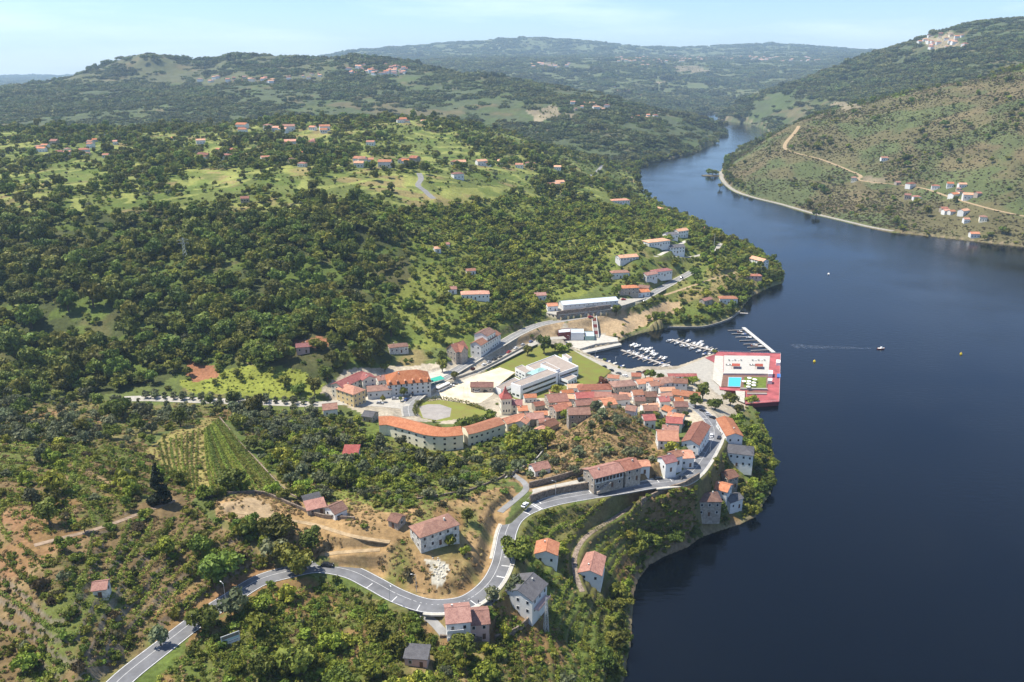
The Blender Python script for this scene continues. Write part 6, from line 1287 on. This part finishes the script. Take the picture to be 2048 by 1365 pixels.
for s in ('75,905 100,935 150,960','120,890 150,925 140,975','160,895 175,925 150,985','90,980 170,965 240,990','80,1035 160,1015 250,1000','100,1130 220,1110 330,1065','90,1180 200,1165 320,1120 380,1080','120,1230 240,1200 330,1150','200,1270 320,1210 400,1150'):
    vine_row(s, 'curving green vine row on the brown terraces at the far left', 'vine rows on the left terraces', 1.7, .85)
# rows planted along the contours of the terraces
def base_h(x, y):
    r = min(max(int(np.searchsorted(YR, y))-1, 0), NB-2); c = min(max(int((x/y-AR[0])/(AR[1]-AR[0])), 0), NA-2); return float(Hbase[r, c]), r, c
def contour_rows(zn, n, seed, label, group, lvl, half=26):
    R = random.Random(seed); taken = []; made = 0
    rr_, cc_ = np.nonzero((ZG == Z[zn]) & (GY < 470) & (~block) & (PXg > 20) & (PXg < 2030) & (PYg < 1380))
    for tr in range(6000):
        i = R.randrange(len(rr_)); x, y = float(GX[rr_[i], cc_[i]]), float(GY[rr_[i], cc_[i]])
        if any((x-a)**2+(y-b)**2 < lvl*lvl for a, b in taken): continue
        line = []
        for sg in (1, -1):
            px_, py_ = x, y; seg = []
            for k in range(half):
                h0 = base_h(px_, py_)[0]; gx = base_h(px_+4, py_)[0]-base_h(px_-4, py_)[0]; gy = base_h(px_, py_+4)[0]-base_h(px_, py_-4)[0]; g_ = math.hypot(gx, gy)+1e-6
                px_ += sg*-gy/g_*1.2; py_ += sg*gx/g_*1.2; _, r, c = base_h(px_, py_)
                if block[r, c] or ZG[r, c] != Z[zn] or any((px_-a)**2+(py_-b)**2 < (lvl*.8)**2 for a, b in taken): break
                seg.append((px_, py_))
            line = line[::-1]+([(x, y)] if sg == 1 else [])+seg if sg == 1 else seg[::-1]+line
        if len(line) < 12: continue
        taken += line[::2]; Q = np.array(line); z = ground(Q[:, 0], Q[:, 1]); o0 = (Q[0, 0], Q[0, 1], float(z[0]))
        lob = [((Q[j, 0]-o0[0]+R.uniform(-.2, .2), Q[j, 1]-o0[1]+R.uniform(-.2, .2), float(z[j])-o0[2]+.6), (.75*q_, .75*q_, .75*q_)) for j in range(len(Q)) for q_ in (R.uniform(.65, 1.25),)]
        o = link('vine_row', leaf_cloud('vine_row', seed+tr, lob, int(len(Q)*24), .26, LM['v'], .3), None, o0); tag(o, label, 'vines', group); made += 1
        if made >= n: break
    print('contour rows', zn, made)
contour_rows('terrace', 110, 5, 'contour vine row across the brown terraces at the lower left', 'contour vine rows at the lower left', 5.2)
contour_rows('riverside', 110, 6, 'contour vine row on the slope between the road and the river', 'contour vine rows above the river', 5.0)
# clipped dark hedge round the garden, hedge on the river wall
vine_row('832,832 828,822 838,808 870,801 905,804 940,812 970,822', 'dark clipped hedge curving round the garden lawn', None, 2.6, 1.0, 34, .3, 'clipped_hedge', 'B')
vine_row('1335,648 1370,647 1405,645 1440,633 1470,618 1482,606', 'long dark hedge along the top of the river wall', None, 1.8, 0.9, 26, .3, 'clipped_hedge', 'B')
vine_row('768,782 800,778', 'low hedge in front of the small hotel', None, 1.0, .5, 20, .25, 'clipped_hedge', 'b')
# ------------------------------------------------------------------ trees one can tell apart
def tree_at(px, py, k, v, s, label, name=None, m=None, sz=1.0, group=None):
    X, Y, z = hit(px, py); return plant(k, v, X, Y, z, s, px*0.37 % 6.28, label, group, name, m, sz)
tree_at(322, 1010, 'k', 0, 0.95, 'tall dark conical cypress beside the vineyard', 'cypress_tree')
for px, py, k, v, s, lab in ((1030,1118,'B',2,1.25,'large dark tree beside the road bend left of the orange roofed house'),(1048,1128,'B',0,.8,'small dark tree under the large tree at the road bend'),(1095,898,'B',1,1.25,'black green tree at the corner of the village above the dry knoll'),(595,1150,'B',2,1.3,'largest dark tree overhanging the left road bend'),(570,1130,'B',0,1.15,'dark round tree behind the road bend trees'),
  (625,1108,'B',1,1.1,'tall dark tree at the right of the road bend group'),(545,1118,'O',0,2.0,'pale feathery tree at the left of the road bend group'),(492,1075,'B',3,.95,'round dark tree left in the row of three on the dry bank'),(525,1062,'B',3,.75,'middle round tree in the row of three on the dry bank'),(557,1058,'B',3,.8,'right tree in the row of three on the dry bank'),
  (430,1180,'B',1,1.35,'big dark tree on the slope left of the road'),(460,1150,'B',0,1.15,'dark tree above the road on the left'),(410,1262,'B',2,1.1,'broad dark tree hiding the road at the lower left'),(470,1225,'O',0,2.1,'pale green tree beside the lower left road'),(322,1292,'O',1,1.6,'small roadside tree at the bottom left'),(100,1050,'B',1,1.0,'dark tree at the left edge above the lane'),(170,1065,'B',3,.7,'dark shrubby tree beside the farm lane'),
  (885,745,'B',1,1.0,'dark tree between the street and the hotel terrace'),(910,760,'B',3,.85,'brownish dark tree beside the car park'),(1055,712,'B',3,1.15,'dark poplar on the school lawn, nearest the street'),(1088,708,'B',1,1.5,'tallest poplar on the school lawn'),(1110,705,'B',3,1.0,'slim dark tree beside the tallest poplar'),(1118,705,'y',1,1.5,'yellow green tree on the school lawn'),(1128,704,'y',0,1.4,'second yellow green tree on the school lawn'),(1137,700,'B',3,.8,'dark tree at the marina end of the school lawn'),
  (1112,790,'y',1,1.5,'bright green round tree in front of the school'),(1220,783,'B',3,.8,'slim dark tree beside the copper tree'),(1232,632,'B',1,1.0,'dark tree over the street beside the warehouse'),(1300,760,'B',0,.95,'dark green tree on the quay edge of the village'),(1320,762,'B',3,.8,'smaller green tree on the quay edge of the village'),(1405,800,'B',1,1.2,'tall dark tree between the village and the pool'),(1390,815,'B',0,1.1,'dark tree above the village road end'),
  (1430,820,'B',2,1.0,'spreading dark tree below the pool terrace'),(1460,812,'B',0,1.15,'dark tree nearest the red deck'),(1475,830,'B',3,1.0,'tree on the bank left of the red deck ramp'),(1370,775,'y',1,1.5,'bright green tree group behind the white quay houses'),(1385,770,'y',0,1.6,'bright tree right of the white quay houses'),(630,790,'B',1,1.2,'big dark tree left of the yellow hotel'),(600,790,'B',2,1.0,'dark tree above the promenade'),(570,775,'B',0,1.0,'dark tree at the right end of the park lawn'),
  (655,765,'B',1,1.1,'dark tree behind the yellow hotel'),(770,745,'B',3,.9,'dark tree behind the hotel court'),(758,768,'B',3,.6,'small round tree in the hotel court'),(1540,560,'B',2,1.35,'large dark tree at the tip of the cape'),(1555,558,'B',0,1.2,'dark tree leaning over the water at the cape'),(1515,550,'B',1,1.0,'dark tree below the white house on the cape'),(1388,552,'B',2,1.1,'dark tree at the end of the street on the cape'),(1395,565,'B',0,1.0,'dark tree below the end of the street'),
  (1440,1030,'B',0,.9,'tree behind the stone tower house'),(1350,1085,'B',2,.95,'round tree leaning over the water at the inlet'),(1390,1080,'B',0,.85,'tree on the point right of the inlet'),(1030,1185,'O',0,1.7,'grey green tree between the road and the grey roofed house'),(985,1205,'O',1,1.5,'round grey green tree in front of the grey roofed house'),(898,1092,'y',1,1.0,'rounded yellow green bush tree beside the ruined house'),(930,1110,'y',0,.9,'yellow green bush tree below the ruined house'),(860,1085,'y',2,1.2,'bush tree against the ruined house'),(935,1045,'B',3,.8,'dark tree right of the ruined house'),
  (1425,352,'B',0,1.5,'dark tree on the islet by the far bank'),(1418,350,'y',1,2.6,'low spreading tree left on the islet by the far bank'),(1432,351,'y',0,2.6,'low spreading tree right on the islet by the far bank'),(1440,378,'B',3,1.4,'small tree at the water end of the embankment'),(1632,435,'B',0,1.4,'dark tree growing through the embankment')):
    tree_at(px, py, k, v, s, lab)
tree_at(1204, 782, 'B', 1, 1.0, 'copper brown tree beside the white village house', 'copper_tree', LM['r']); tree_at(1291, 756, 'B', 3, .8, 'reddish tree over the marina quay', 'copper_tree', LM['r']); tree_at(946, 745, 'B', 3, .55, 'rusty bush in front of the mansion', 'copper_tree', LM['r'])
ix_, iy_, _z = hit(1425, 352); tag(MB().prism([(ix_+22*math.cos(a*.52)*(1+.2*math.sin(a*3)), iy_+14*math.sin(a*.52)) for a in range(12)], -3, .7).build('islet', mat('islet_soil', (.16,.13,.07), .95, .3, .3)), 'low wooded islet beside the far bank', kind='structure')
tree_at(520, 738, 'y', 1, 1.6, 'bright yellow green tree in the park above the promenade')
for i, (px, py, s) in enumerate(((766,806,.55),(808,795,.8),(801,804,.4))): tree_at(px, py, 'B', 3, s, ['round clipped tree on the left of the village square', 'pointed clipped tree on the village square', 'smallest clipped tree on the village square'][i], 'clipped_tree', None, 1.2)
for i in range(19):
    for j in range(2):
        x = 292+i*18.5; y = 791+i*0.75+j*6; tree_at(x, y, 'y', i % 3, .8+0.2*((i*7+j*3) % 4)/4, 'small pollarded plane tree in the %s row of the promenade' % ('upper' if j == 0 else 'lower'), 'plane_tree', LM['O'], 1.0, 'plane trees in the %s promenade row' % ('upper' if j == 0 else 'lower'))
# ------------------------------------------------------------------ AIR
hm = bpy.data.materials.new('air_haze'); hm.use_nodes = True; N = hm.node_tree.nodes; L = hm.node_tree.links
for nd in list(N):
    if nd.type == 'BSDF_PRINCIPLED': N.remove(nd)
pv = N.new('ShaderNodeVolumePrincipled'); pv.inputs['Color'].default_value = (.57, .78, 1.0, 1); pv.inputs['Density'].default_value = 6.4e-5; pv.inputs['Anisotropy'].default_value = 0.15
L.new(pv.outputs[0], N['Material Output'].inputs['Volume'])
zt = max(420.0, float(Hg.max())+40)
tag(MB().box(-13500, 13500, -600, 14500, -20, zt).build('haze', hm), 'thin blue haze filling the valley air', kind='stuff')
